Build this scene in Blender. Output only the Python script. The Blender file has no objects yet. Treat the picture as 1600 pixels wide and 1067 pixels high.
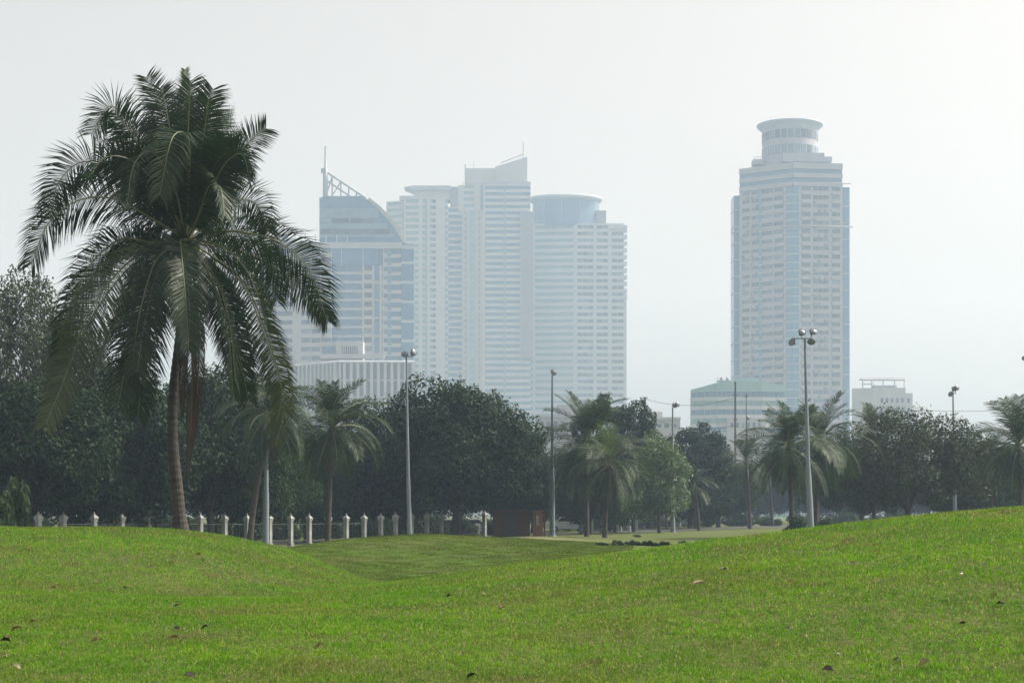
import bpy, math, random
import numpy as np
from mathutils import Vector, Matrix, noise as mnoise
random.seed(7); RNG = np.random.default_rng(7)
SC = bpy.context.scene
COL = SC.collection
PI = math.pi
# ------------------------------------------------------------------ camera, sky, sun, exposure
F, CX, HY, EYE = 2800.0, 800.0, 803.0, 1.6      # focal length in photo pixels, horizon row, eye height
cd = bpy.data.cameras.new('camera'); cam = bpy.data.objects.new('camera', cd); COL.objects.link(cam)
cam.location = (0, 0, EYE); cam.rotation_euler = (math.radians(90), 0, 0)
cd.sensor_width = 36; cd.lens = 36*F/1600; cd.shift_y = (HY-533.5)/1600
cd.clip_start = 0.5; cd.clip_end = 9000
SC.camera = cam
SUN_EL, SUN_AZ = math.radians(46), math.radians(75)       # azimuth measured from +Y towards +X
w = bpy.data.worlds.new('World'); SC.world = w; w.use_nodes = True
nt = w.node_tree; bg = nt.nodes['Background']
sky = nt.nodes.new('ShaderNodeTexSky'); sky.sky_type = 'NISHITA'; sky.sun_disc = False
sky.sun_elevation = SUN_EL; sky.sun_rotation = SUN_AZ
sky.air_density = 1.0; sky.dust_density = 6.0; sky.ozone_density = 1.0
hs = nt.nodes.new('ShaderNodeHueSaturation'); hs.inputs['Saturation'].default_value = 0.0
wb = nt.nodes.new('ShaderNodeMix'); wb.data_type = 'RGBA'; wb.blend_type = 'MULTIPLY'; wb.inputs[0].default_value = 1; wb.inputs[7].default_value = (1.0, 0.965, 0.94, 1)
nt.links.new(sky.outputs[0], hs.inputs['Color']); nt.links.new(hs.outputs[0], wb.inputs[6]); nt.links.new(wb.outputs[2], bg.inputs['Color'])
bg.inputs['Strength'].default_value = 0.15
sd = bpy.data.lights.new('sun', 'SUN'); sun = bpy.data.objects.new('sun', sd); COL.objects.link(sun)
sd.energy = 4.6; sd.angle = math.radians(1.5); sd.color = (1.0, 0.95, 0.87)
sdir = Vector((math.sin(SUN_AZ)*math.cos(SUN_EL), math.cos(SUN_AZ)*math.cos(SUN_EL), math.sin(SUN_EL)))
sun.rotation_euler = sdir.to_track_quat('Z', 'Y').to_euler()
SC.view_settings.view_transform = 'Standard'; SC.view_settings.look = 'None'
SC.view_settings.exposure = 0.38; SC.view_settings.gamma = 1; SC.view_settings.use_curve_mapping = False
SC.render.engine = 'CYCLES'
cy = SC.cycles
cy.max_bounces = 8; cy.diffuse_bounces = 3; cy.glossy_bounces = 2; cy.transmission_bounces = 4
cy.volume_bounces = 2; cy.transparent_max_bounces = 8
cy.use_denoising = True
try: cy.denoiser = 'OPENIMAGEDENOISE'
except Exception: pass

# ------------------------------------------------------------------ helpers
def at(px, py, Y): return Vector(((px-CX)/F*Y, Y, EYE+(HY-py)/F*Y))
def zz(py, Y): return EYE+(HY-py)/F*Y
def xx(px, Y): return (px-CX)/F*Y

ordn = ['first','second','third','fourth','fifth','sixth','seventh','eighth','ninth','tenth','eleventh','twelfth','thirteenth','fourteenth','fifteenth','sixteenth','seventeenth','eighteenth','nineteenth','twentieth']
def lin(c): return tuple(c)+(1,)
MATS = {}
def mat(name, col, rough=0.7, var=0.15, scale=3.0, col2=None, transl=0.0, spec=0.5, bump=0.0, bscale=None, metal=0.0, island=0.0, detail=4.0, stretch=None, objrand=0.0):
    """procedural material: noise between two tones, optional per-leaf variation, translucency, bump"""
    m = bpy.data.materials.new(name); m.use_nodes = True; MATS[name] = m
    n = m.node_tree.nodes; l = m.node_tree.links
    p = n['Principled BSDF']
    tc = n.new('ShaderNodeTexCoord'); nz = n.new('ShaderNodeTexNoise')
    src = tc.outputs['Object']
    if stretch:
        mp = n.new('ShaderNodeMapping'); mp.inputs['Scale'].default_value = stretch
        l.new(src, mp.inputs['Vector']); src = mp.outputs[0]
    l.new(src, nz.inputs['Vector']); nz.inputs['Scale'].default_value = scale; nz.inputs['Detail'].default_value = detail
    c2 = col2 or tuple(min(1, c*(1-var*2)) for c in col)
    rp = n.new('ShaderNodeMapRange'); rp.inputs[1].default_value = 0.3; rp.inputs[2].default_value = 0.7
    l.new(nz.outputs['Fac'], rp.inputs[0])
    mx = n.new('ShaderNodeMix'); mx.data_type = 'RGBA'
    mx.inputs[6].default_value = lin(col); mx.inputs[7].default_value = lin(c2)
    l.new(rp.outputs[0], mx.inputs[0]); out = mx.outputs[2]
    if island > 0:
        g = n.new('ShaderNodeNewGeometry'); h = n.new('ShaderNodeHueSaturation')
        mr = n.new('ShaderNodeMapRange'); mr.inputs[3].default_value = 1-island; mr.inputs[4].default_value = 1+island
        l.new(g.outputs['Random Per Island'], mr.inputs[0]); l.new(mr.outputs[0], h.inputs['Value'])
        l.new(out, h.inputs['Color']); out = h.outputs[0]
    if objrand > 0:
        oi = n.new('ShaderNodeObjectInfo'); h = n.new('ShaderNodeHueSaturation'); mr = n.new('ShaderNodeMapRange')
        mr.inputs[3].default_value = 1-objrand*.6; mr.inputs[4].default_value = 1+objrand*2.2
        pw = n.new('ShaderNodeMath'); pw.operation = 'POWER'; pw.inputs[1].default_value = 2.5
        l.new(oi.outputs['Random'], pw.inputs[0]); l.new(pw.outputs[0], mr.inputs[0]); l.new(mr.outputs[0], h.inputs['Value'])
        l.new(out, h.inputs['Color']); out = h.outputs[0]
    l.new(out, p.inputs['Base Color'])
    p.inputs['Roughness'].default_value = rough; p.inputs['Specular IOR Level'].default_value = spec
    p.inputs['Metallic'].default_value = metal
    if bump > 0:
        b = n.new('ShaderNodeBump'); b.inputs['Strength'].default_value = bump
        nb = n.new('ShaderNodeTexNoise'); nb.inputs['Scale'].default_value = bscale or scale*4; nb.inputs['Detail'].default_value = 6
        l.new(src, nb.inputs['Vector']); l.new(nb.outputs['Fac'], b.inputs['Height']); l.new(b.outputs[0], p.inputs['Normal'])
    if transl > 0:
        t = n.new('ShaderNodeBsdfTranslucent'); ms = n.new('ShaderNodeMixShader'); ms.inputs[0].default_value = transl
        hv = n.new('ShaderNodeHueSaturation'); hv.inputs['Value'].default_value = 1.5; hv.inputs['Saturation'].default_value = 1.15
        l.new(out, hv.inputs['Color']); l.new(hv.outputs[0], t.inputs['Color'])
        l.new(p.outputs[0], ms.inputs[1]); l.new(t.outputs[0], ms.inputs[2])
        l.new(ms.outputs[0], n['Material Output'].inputs['Surface'])
    return m

mat('leaf_dark', (0.019, 0.043, 0.012), 0.55, scale=1.1, col2=(0.011, 0.023, 0.010), transl=0.15, island=0.3, spec=0.1)
mat('leaf_mid', (0.032, 0.062, 0.016), 0.5, scale=0.9, col2=(0.020, 0.040, 0.014), transl=0.2, island=0.3, spec=0.1)
mat('leaf_fresh', (0.075, 0.13, 0.028), 0.5, scale=0.5, col2=(0.045, 0.085, 0.025), transl=0.25, island=0.35)
mat('leaf_airy', (0.042, 0.062, 0.028), 0.55, scale=0.4, col2=(0.045, 0.058, 0.035), transl=0.15, island=0.3, spec=0.1)
mat('leaf_rust', (0.024, 0.052, 0.014), 0.5, scale=0.9, col2=(0.036, 0.034, 0.016), transl=0.2, island=0.35, spec=0.1)
mat('leaf_grey', (0.045, 0.07, 0.03), 0.4, scale=0.8, col2=(0.025, 0.045, 0.018), transl=0.2, island=0.3, spec=0.1)
mat('palm_leaf', (0.018, 0.040, 0.011), 0.48, scale=1.2, col2=(0.017, 0.032, 0.012), transl=0.14, island=0.35, spec=0.28)
mat('palm_young', (0.08, 0.13, 0.03), 0.35, scale=1.2, transl=0.25, island=0.25)
mat('palm_yellow', (0.055, 0.072, 0.018), 0.4, scale=1.2, col2=(0.025, 0.045, 0.012), transl=0.15, island=0.3)
mat('palm_far', (0.036, 0.064, 0.022), 0.48, scale=0.6, col2=(0.022, 0.042, 0.015), transl=0.2, island=0.35, spec=0.15)
mat('palm_dead', (0.075, 0.052, 0.034), 0.7, scale=2, col2=(0.045, 0.033, 0.024), transl=0.1, island=0.35)
mat('palm_rib', (0.13, 0.14, 0.055), 0.4, scale=2)
mat('palm_bark', (0.06, 0.05, 0.042), 0.9, scale=3, col2=(0.03, 0.026, 0.022), bump=0.6, bscale=14, stretch=(1, 1, 3))
mat('mown_blade', (0.098, 0.128, 0.020), 0.7, scale=.22, col2=(0.055, 0.088, 0.010), transl=0.25, island=0.45, spec=0.05, detail=7)
mat('bark', (0.065, 0.055, 0.045), 0.9, scale=2, col2=(0.03, 0.026, 0.022), bump=0.5, stretch=(1, 1, 0.3))
mat('coconut', (0.10, 0.10, 0.035), 0.45, scale=6, col2=(0.10, 0.06, 0.03))
mat('white_paint', (0.30, 0.31, 0.305), 0.6, scale=1.7, col2=(0.16, 0.165, 0.15), bump=0.15)
mat('iron', (0.035, 0.04, 0.04), 0.6, scale=3)
mat('pole_grey', (0.19, 0.225, 0.25), 0.6, scale=1.5, col2=(0.13, 0.16, 0.18), stretch=(1, 1, 0.25))
mat('lamp_body', (0.06, 0.07, 0.075), 0.45, scale=4)
mat('lamp_glass', (0.14, 0.16, 0.17), 0.15, scale=5, spec=0.8)
mat('wood_pole', (0.11, 0.10, 0.09), 0.9, scale=2)
mat('wire', (0.05, 0.05, 0.05), 0.7)
mat('red_wall', (0.085, 0.036, 0.028), 0.85, scale=3, col2=(0.075, 0.03, 0.025), bump=0.3)
mat('orange_paint', (0.24, 0.10, 0.07), 0.6, scale=2, col2=(0.17, 0.07, 0.05))
mat('door_dark', (0.05, 0.035, 0.03), 0.6, scale=3)
mat('pale_sign', (0.40, 0.38, 0.33), 0.6, scale=3)
mat('car_white', (0.62, 0.63, 0.64), 0.25, scale=1, var=0.04)
mat('car_glass', (0.02, 0.025, 0.03), 0.08, scale=1)
mat('tyre', (0.02, 0.02, 0.02), 0.9)
mat('rim', (0.35, 0.36, 0.37), 0.35, metal=0.7)
mat('asphalt', (0.055, 0.055, 0.055), 0.9, scale=1.5, bump=0.2)
mat('dry_leaf', (0.14, 0.075, 0.035), 0.6, scale=30, col2=(0.10, 0.05, 0.03), transl=0.15)
mat('pale_leaf', (0.33, 0.28, 0.18), 0.6, scale=30, col2=(0.20, 0.15, 0.09), transl=0.1)
mat('dark_leaf', (0.05, 0.035, 0.028), 0.6, scale=30)
# buildings
mat('ac_unit', (0.22, 0.22, 0.22), 0.7)
mat('cream', (0.400, 0.384, 0.378), 0.8, scale=0.12, col2=(0.33, 0.33, 0.32))
mat('pink_white', (0.345, 0.335, 0.365), 0.8, scale=0.12, col2=(0.31, 0.30, 0.31))
mat('white_wall', (0.480, 0.480, 0.496), 0.8, scale=0.12, col2=(0.40, 0.41, 0.43))
mat('grey_wall', (0.22, 0.23, 0.26), 0.8, scale=0.12, col2=(0.25, 0.26, 0.28))
mat('pale_grey', (0.368, 0.392, 0.437), 0.6, scale=0.12, col2=(0.31, 0.34, 0.37))
mat('roof_grey', (0.22, 0.22, 0.22), 0.9, scale=0.3)
mat('blue_glass', (0.045, 0.135, 0.25), 0.18, scale=0.15, col2=(0.10, 0.19, 0.26), spec=0.7)
mat('deep_glass', (0.03, 0.10, 0.20), 0.15, scale=0.15, col2=(0.07, 0.15, 0.23), spec=0.7)
mat('aqua_glass', (0.16, 0.26, 0.29), 0.2, scale=0.12, col2=(0.21, 0.31, 0.34), spec=0.7)
mat('green_glass', (0.17, 0.29, 0.28), 0.2, scale=0.2, col2=(0.22, 0.34, 0.33), spec=0.7)
mat('pane_dark', (0.03, 0.045, 0.06), 0.2, scale=0.3, col2=(0.08, 0.10, 0.12), spec=0.7, objrand=1.0)
mat('band_blue', (0.20, 0.28, 0.35), 0.5, scale=0.2)
mat('steel', (0.30, 0.34, 0.38), 0.5, scale=1)

class MB:
    def __init__(s): s.v = []; s.f = []; s.sm = []
    def add(s, vs, fs, smooth=False):
        o = len(s.v); s.v += [tuple(v) for v in vs]; s.f += [tuple(i+o for i in f) for f in fs]; s.sm += [smooth]*len(fs)
    def box(s, x0, x1, y0, y1, z0, z1):
        s.add([(x0,y0,z0),(x1,y0,z0),(x1,y1,z0),(x0,y1,z0),(x0,y0,z1),(x1,y0,z1),(x1,y1,z1),(x0,y1,z1)],
              [(0,3,2,1),(4,5,6,7),(0,1,5,4),(1,2,6,5),(2,3,7,6),(3,0,4,7)]); return s
    def prism(s, poly, z0, z1s, top_poly=None):
        n = len(poly); tp = top_poly or poly
        if not hasattr(z1s, '__len__'): z1s = [z1s]*n
        if not hasattr(z0, '__len__'): z0 = [z0]*n
        s.add([(p[0],p[1],z0[i]) for i,p in enumerate(poly)]+[(p[0],p[1],z) for p,z in zip(tp,z1s)],
              [tuple(range(n))[::-1], tuple(range(n,2*n))]+[(i,(i+1)%n,n+(i+1)%n,n+i) for i in range(n)]); return s
    def tube(s, pts, rad, n=8, smooth=True, cap=True):
        pts = [Vector(p) for p in pts]
        if not hasattr(rad, '__len__'): rad = [rad]*len(pts)
        vs = []; ref = None
        for i, p in enumerate(pts):
            d = (pts[min(i+1,len(pts)-1)]-pts[max(i-1,0)])
            d = d.normalized() if d.length > 1e-9 else Vector((0,0,1))
            if ref is None: ref = Vector((1,0,0)) if abs(d.x) < 0.8 else Vector((0,1,0))
            a = (ref - d*ref.dot(d)).normalized(); b = d.cross(a); ref = a
            for k in range(n):
                t = 2*PI*k/n; vs.append(p+(a*math.cos(t)+b*math.sin(t))*rad[i])
        fs = []
        for i in range(len(pts)-1):
            for k in range(n):
                fs.append((i*n+k, i*n+(k+1)%n, (i+1)*n+(k+1)%n, (i+1)*n+k))
        s.add(vs, fs, smooth)
        if cap:
            m = len(pts)-1
            s.add(vs[:n], [tuple(range(n))[::-1]]); s.add(vs[m*n:], [tuple(range(n))])
        return s
    def lathe(s, prof, n=24, c=(0,0,0), sx=1, sy=1, smooth=True):
        vs = [(c[0]+r*math.cos(2*PI*k/n)*sx, c[1]+r*math.sin(2*PI*k/n)*sy, c[2]+z) for r,z in prof for k in range(n)]
        fs = [(i*n+k, i*n+(k+1)%n, (i+1)*n+(k+1)%n, (i+1)*n+k) for i in range(len(prof)-1) for k in range(n)]
        s.add(vs, fs, smooth); return s
    def mesh(s, name, m):
        me = bpy.data.meshes.new(name); me.from_pydata(s.v, [], s.f)
        me.polygons.foreach_set('use_smooth', s.sm)
        me.materials.append(MATS[m]); me.update(); return me
    def build(s, name, m, parent=None, loc=None): return link(name, s.mesh(name, m), parent, loc)

def link(name, me, parent=None, loc=None, rot=None, scl=None):
    o = bpy.data.objects.new(name, me); COL.objects.link(o)
    if parent: o.parent = parent
    if loc is not None: o.location = loc
    if rot is not None: o.rotation_euler = rot
    if scl is not None: o.scale = scl
    return o
def thing(name, label, cat, loc=(0,0,0), rz=0, group=None):
    o = bpy.data.objects.new(name, None); COL.objects.link(o); o.empty_display_size = 0.5
    o.location = loc; o.rotation_euler = (0,0,rz); tag(o, label, cat, group); return o
def tag(o, label, cat, group=None):
    o['label'] = label; o['category'] = cat
    if group: o['group'] = group
    return o
def dup(o, parent=None):
    c = o.copy(); COL.objects.link(c); c.parent = parent
    for ch in list(o.children): dup(ch, c)
    return c
def np_mesh(name, V, k, m, smooth=False, m2=None):
    """V: (N*k,3) verts forming N faces of k corners each, unless V is (verts, faces)"""
    N = len(V)//k
    me = bpy.data.meshes.new(name); me.vertices.add(N*k); me.loops.add(N*k); me.polygons.add(N)
    me.vertices.foreach_set('co', np.ascontiguousarray(V, dtype=np.float32).ravel())
    me.loops.foreach_set('vertex_index', np.arange(N*k, dtype=np.int32))
    me.polygons.foreach_set('loop_start', np.arange(0, N*k, k, dtype=np.int32))
    me.materials.append(MATS[m]); me.update(); me.validate(); return me
def idx_mesh(name, V, Fq, m, smooth=False):
    k = Fq.shape[1]
    me = bpy.data.meshes.new(name); me.vertices.add(len(V)); me.loops.add(Fq.size); me.polygons.add(len(Fq))
    me.vertices.foreach_set('co', np.ascontiguousarray(V, dtype=np.float32).ravel())
    me.loops.foreach_set('vertex_index', np.ascontiguousarray(Fq, dtype=np.int32).ravel())
    me.polygons.foreach_set('loop_start', np.arange(0, Fq.size, k, dtype=np.int32))
    if smooth: me.polygons.foreach_set('use_smooth', np.ones(len(Fq), dtype=bool))
    me.materials.append(MATS[m]); me.update(); return me

# ------------------------------------------------------------------ terrain
def row(Y, tab, zs=False):
    xs = np.array([xx(p, Y) for p, _ in tab]); z = np.array([v if zs else zz(v, Y) for _, v in tab])
    g = np.linspace(-160, 160, 2561); v = np.interp(g, xs, z)
    sg = max(0.35, 0.012*Y)/0.125; k = np.arange(-int(3*sg), int(3*sg)+1); kern = np.exp(-0.5*(k/sg)**2); kern /= kern.sum()
    vp = np.pad(v, len(k)//2, mode='edge'); v = np.convolve(vp, kern, mode='valid')
    return g, v
ROWS = [
 (-2600, row(10, [(0,0)], True)), (0, row(10, [(0,0.0)], True)), (8, row(8, [(0,.10),(800,.10),(1600,.16)], True)),
 (14, row(14, [(0,.26),(800,.27),(1600,.36)], True)),
 (21, row(21, [(-300,.48),(0,.42),(300,.40),(450,.43),(600,.46),(800,.52),(1200,.80),(1600,1.12),(1900,1.3)], True)),
 (25.5, row(25.5, [(-500,.47),(0,.42),(300,.38),(420,.39),(500,.42),(570,.42),(640,.50),(800,.64),(1200,.99),(1600,1.44),(1900,1.62)], True)),
 (30, row(30, [(-500,900),(0,908),(250,930),(380,938),(460,936),(520,928),(570,917),(640,908),(700,900),(800,885),(900,872),(960,865),(1100,848),(1200,836),(1300,822),(1400,811),(1500,801),(1600,792),(1900,775)])),
 (37, row(37, [(-500,1.15),(0,1.02),(200,1.0),(330,.78),(430,.46),(520,.16),(570,.05),(700,.05),(900,.25),(1200,.6),(1600,1.1),(1900,1.2)], True)),
 (45, row(45, [(-500,1.35),(0,1.24),(150,1.27),(250,1.21),(340,1.08),(400,.88),(450,.66),(500,.36),(570,-.25),(700,-.4),(900,-.3),(1200,-.05),(1600,.3),(1900,.4)], True)),
 (60, row(60, [(-500,.5),(0,.45),(200,.4),(340,.0),(450,-.55),(570,-.62),(700,-.55),(860,-.1),(1000,-.05),(1600,.1)], True)),
 (85, row(85, [(-200,-.2),(0,-.2),(400,-.25),(440,-.10),(500,.27),(560,.49),(640,.64),(700,.63),(760,.48),(830,.28),(900,.12),(1000,-.02),(1600,0)], True)),
 (104, row(104, [(0,-.35),(500,-.35),(600,-.2),(720,.1),(830,.28),(930,.05),(1000,-.05),(1600,0)], True)),
 (130, row(130, [(0,-.4),(600,-.4),(720,-.2),(860,.03),(1000,-.05),(1200,0),(1600,0)], True)),
 (170, row(170, [(0,-.4),(700,-.4),(860,-.25),(1000,-.1),(1200,.05),(1600,.05)], True)),
 (210, row(210, [(0,-.3),(800,-.3),(1000,0.0),(1200,.15),(1600,.1)], True)),
 (280, row(280, [(0,0)], True)), (2600, row(280, [(0,0)], True))]
RY = np.array([r[0] for r in ROWS], float)
def H(x, y):
    x = np.atleast_1d(np.asarray(x, float)); y = np.atleast_1d(np.asarray(y, float))
    Z = np.stack([np.interp(x, r[1][0], r[1][1]) for r in ROWS])       # (R,N)
    h = np.diff(RY)[:, None]; d = np.diff(Z, axis=0)/h
    m = np.zeros_like(Z)
    w1 = 2*h[1:]+h[:-1]; w2 = h[1:]+2*h[:-1]
    same = d[:-1]*d[1:] > 0
    with np.errstate(divide='ignore', invalid='ignore'):
        hm = (w1+w2)/(w1/d[:-1]+w2/d[1:])
    m[1:-1] = np.where(same, hm, 0)
    i = np.clip(np.searchsorted(RY, y, side='right')-1, 0, len(RY)-2); a = np.arange(len(x))
    hh = RY[i+1]-RY[i]; t = np.clip((y-RY[i])/hh, 0, 1)
    z = (Z[i,a]*(2*t**3-3*t**2+1)+m[i,a]*hh*(t**3-2*t**2+t)+Z[i+1,a]*(-2*t**3+3*t**2)+m[i+1,a]*hh*(t**3-t**2))
    und = 0.018*np.sin(x*1.3+0.7*y)*np.sin(y*0.9-0.4*x)+0.012*np.sin(x*2.9+1.3)*np.sin(y*2.3+x)
    return z+und*np.clip((260-y)/200, 0, 1)*np.clip((y+5)/10, 0, 1)
def h1(x, y): return float(H(x, y)[0])

def build_ground():
    def lines(segs):
        out = []
        for a, b, s in segs: out += list(np.arange(a, b, s))
        return out
    xp = lines([(0, 26, 0.35), (26, 90, 1.5), (90, 300, 8), (300, 2551, 150)])
    X = np.array(sorted(set([-v for v in xp]+xp)))
    Yv = np.array(lines([(-2550, -100, 150), (-100, 6, 8), (6, 62, 0.35), (62, 150, 1.0), (150, 300, 4), (300, 2551, 150)]))
    gx, gy = np.meshgrid(X, Yv); z = H(gx.ravel(), gy.ravel())
    V = np.stack([gx.ravel(), gy.ravel(), z], 1); nx, ny = len(X), len(Yv)
    i = np.arange(ny-1)[:, None]*nx+np.arange(nx-1)[None, :]
    Fq = np.stack([i, i+1, i+nx+1, i+nx], -1).reshape(-1, 4)
    m = bpy.data.materials.new('turf'); m.use_nodes = True; MATS['turf'] = m
    n = m.node_tree.nodes; l = m.node_tree.links; p = n['Principled BSDF']; p.inputs['Roughness'].default_value = 0.9; p.inputs['Specular IOR Level'].default_value = 0.1
    tc = n.new('ShaderNodeTexCoord')
    def nz(s, d=5):
        q = n.new('ShaderNodeTexNoise'); q.inputs['Scale'].default_value = s; q.inputs['Detail'].default_value = d; l.new(tc.outputs['Object'], q.inputs['Vector']); return q.outputs['Fac']
    def mix(a, b, f):
        q = n.new('ShaderNodeMix'); q.data_type = 'RGBA'
        for k, v in ((6, a), (7, b)):
            if isinstance(v, tuple): q.inputs[k].default_value = v+(1,)
            else: l.new(v, q.inputs[k])
        l.new(f, q.inputs[0]); return q.outputs[2]
    def ramp(f, a, b):
        q = n.new('ShaderNodeMapRange'); q.inputs[1].default_value = a; q.inputs[2].default_value = b; l.new(f, q.inputs[0]); return q.outputs[0]
    at_ = n.new('ShaderNodeAttribute'); at_.attribute_name = 'zone'; sp = n.new('ShaderNodeSeparateColor'); l.new(at_.outputs['Color'], sp.inputs[0])
    mown = mix((0.085, 0.150, 0.007), (0.055, 0.115, 0.006), ramp(nz(0.35), .35, .65))
    mown = mix(mown, (0.08, 0.10, 0.02), ramp(nz(1.7, 8), .5, .75))
    mown = mix(mown, (0.03, 0.065, 0.006), ramp(nz(4, 6), .42, .62)); mown = mix(mown, (0.085, 0.10, 0.022), ramp(nz(.35, 6), .45, .65))
    dull = mix((0.085, 0.112, 0.024), (0.095, 0.11, 0.034), ramp(nz(0.12), .35, .65))
    thatch = mix((0.075, 0.095, 0.022), (0.10, 0.085, 0.04), ramp(nz(2.5, 8), .4, .65))
    c = mix(mown, dull, sp.outputs['Green']); c = mix(c, thatch, sp.outputs['Red'])
    c = mix(c, (0.20, 0.17, 0.10), sp.outputs['Blue'])
    l.new(c, p.inputs['Base Color'])
    b = n.new('ShaderNodeBump'); b.inputs['Strength'].default_value = 0.9; b.inputs['Distance'].default_value = 0.12
    l.new(nz(9, 8), b.inputs['Height']); l.new(b.outputs[0], p.inputs['Normal'])
    me = idx_mesh('ground', V, Fq, 'turf', True)
    at2 = me.attributes.new('zone', 'FLOAT_COLOR', 'POINT')
    ss = lambda e0, e1, v: (lambda t: t*t*(3-2*t))(np.clip((v-e0)/(e1-e0), 0, 1))
    x, y = V[:, 0], V[:, 1]
    red = 1-ss(52, 60, y)                                  # thatch under the rough blades
    green = ss(88, 93, y-np.maximum(-x, 0)*.5)            # duller far fairway
    blue = np.clip(np.exp(-((x-2.0)**2/9+(y-104)**2/14)), 0, 1)*0.7 + 0.8*np.clip(np.exp(-((x+24)**2/60+(y-40)**2/14)), 0, 1)*0.5
    at2.data.foreach_set('color', np.stack([red, green, blue, np.ones_like(x)], 1).astype(np.float32).ravel())
    o = link('ground', me); o['kind'] = 'structure'; return o
ground = build_ground()

# ------------------------------------------------------------------ haze: one closed box of air
def build_haze():
    m = bpy.data.materials.new('haze_air'); m.use_nodes = True; n = m.node_tree.nodes; l = m.node_tree.links
    for q in list(n):
        if q.type == 'BSDF_PRINCIPLED': n.remove(q)
    v = n.new('ShaderNodeVolumePrincipled'); v.inputs['Color'].default_value = (0.58, 0.75, 1.0, 1)
    v.inputs['Density'].default_value = HAZE; v.inputs['Anisotropy'].default_value = 0.12; v.inputs['Absorption Color'].default_value = (0.82, 0.82, 0.82, 1)
    l.new(v.outputs[0], n['Material Output'].inputs['Volume']); MATS['haze_air'] = m
    b = MB().box(-2590, 2590, -2590, 2590, -2.0, 320); o = b.build('haze', 'haze_air'); o['kind'] = 'stuff'
HAZE = 0.00043
build_haze()

# ------------------------------------------------------------------ buildings
BOX = {}
def boxmesh(name, w, d, h, m):
    """box with origin at its front bottom left corner: x 0..w, y 0..d (away), z 0..h"""
    k = (name, round(w, 2), round(d, 2), round(h, 2), m)
    if k not in BOX: BOX[k] = MB().box(0, w, 0, d, 0, h).mesh(name, m)
    return BOX[k]
class Bld:
    def __init__(s, name, label, px, Y, cat='building', group=None):
        s.o = Vector((xx(px, Y), Y, 0)); s.t = thing(name, label, cat, s.o, 0, group)
    def L(s, p): return Vector(p)-s.o
    def prism(s, name, pts, z0, z1, m, dy=0.0):
        b = MB(); zs = z1 if hasattr(z1, '__len__') else [z1]*len(pts)
        b.prism([(xx(p, Y)-s.o.x, Y+dy-s.o.y) for p, Y in pts], z0, zs)
        return b.build(name, m, s.t)
    def pbox(s, name, p0, p1, t, b_, Y, d, m):
        """box whose front shows px p0..p1, rows t..b_ at distance Y"""
        x0, x1, z1, z0 = xx(p0, Y), xx(p1, Y), zz(t, Y), zz(b_, Y)
        return link(name, boxmesh(name, x1-x0, d, z1-z0, m), s.t, s.L((x0, Y, z0)))
    def poly(s, name, pts, Y, d, m):
        """flat outline in px rows extruded d away from the camera"""
        b = MB(); n = len(pts); v = [s.L(at(p, q, Y)) for p, q in pts]
        b.add(v+[q+Vector((0, d, 0)) for q in v], [tuple(range(n))[::-1], tuple(range(n, 2*n))]+[(i, (i+1) % n, n+(i+1) % n, n+i) for i in range(n)])
        return b.build(name, m, s.t)
    def bar(s, name, p, q, r, m, n=6, r2=None):
        a, c = s.L(p), s.L(q); return MB().tube([a, c], [r, r2 if r2 is not None else r], n).build(name, m, s.t)
    def facade(s, A, B, z0, z1, n, bays, wall, pane, strip='blue_glass', sh=0.5, proud=0.35, body=0.6, sname='spandrel', top=0.0):
        """A, B: (px, Y) ends seen left to right; n storeys between z0 and z1; bays [(px0, px1, kind, k)]"""
        a = Vector((xx(*A), A[1], 0)); b = Vector((xx(*B), B[1], 0)); d = (b-a); W = d.length; d.normalize()
        rz = math.atan2(d.y, d.x); nrm = Vector((d.y, -d.x, 0))
        def tpx(p):
            u = (p-CX)/F; return (u*a.y-a.x)/((b.x-a.x)-u*(b.y-a.y))*W
        def put(name, x, w_, out, dep, z, h, m):
            p = a+d*x+nrm*out; p.z = z
            return link(name, boxmesh(name, w_, dep, h, m), s.t, s.L(p), (0, 0, rz))
        ph = (z1-z0)/n
        for i in range(n):
            if sh > 0: put(sname, 0, W, proud, proud+body, z0+i*ph, ph*sh, wall)
        if top > 0: put(sname, 0, W, proud, proud+body, z1, top, wall)
        for q in bays:
            p0, p1, kind = q[:3]; k = q[3] if len(q) > 3 else 1
            x0, x1 = tpx(p0), tpx(p1); w_ = x1-x0
            if kind == 'p': put('pier', x0, w_, proud+0.12, proud+0.12+body, z0, z1-z0+top*0.98, wall)
            elif kind == 'f': put('fin', x0, w_, proud+1.7, proud+1.7+body, z0, z1-z0+top*0.5, wall)
            elif kind == 'g':
                put('glass_strip', x0, w_, proud+0.06, proud+0.06+body, z0, z1-z0, strip)
                for i in range(0, n, 1): put('transom', x0, w_, proud+0.14, 0.1, z0+i*ph, ph*0.14, 'pale_grey')
            elif kind in 'wb':
                for i in range(n):
                    for j in range(k):
                        g = 0.16*w_/k if k > 1 else 0
                        put('window', x0+j*w_/k+g/2, w_/k-g, -0.25, 0.2, z0+(i+sh)*ph, ph*(1-sh), pane)
                    if k > 1:
                        for j in range(1, k): pass
                    if kind == 'b':
                        put('balcony', x0+0.1, w_-0.2, proud+1.1, 1.2, z0+i*ph+ph*0.06, ph*0.34, wall)

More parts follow.
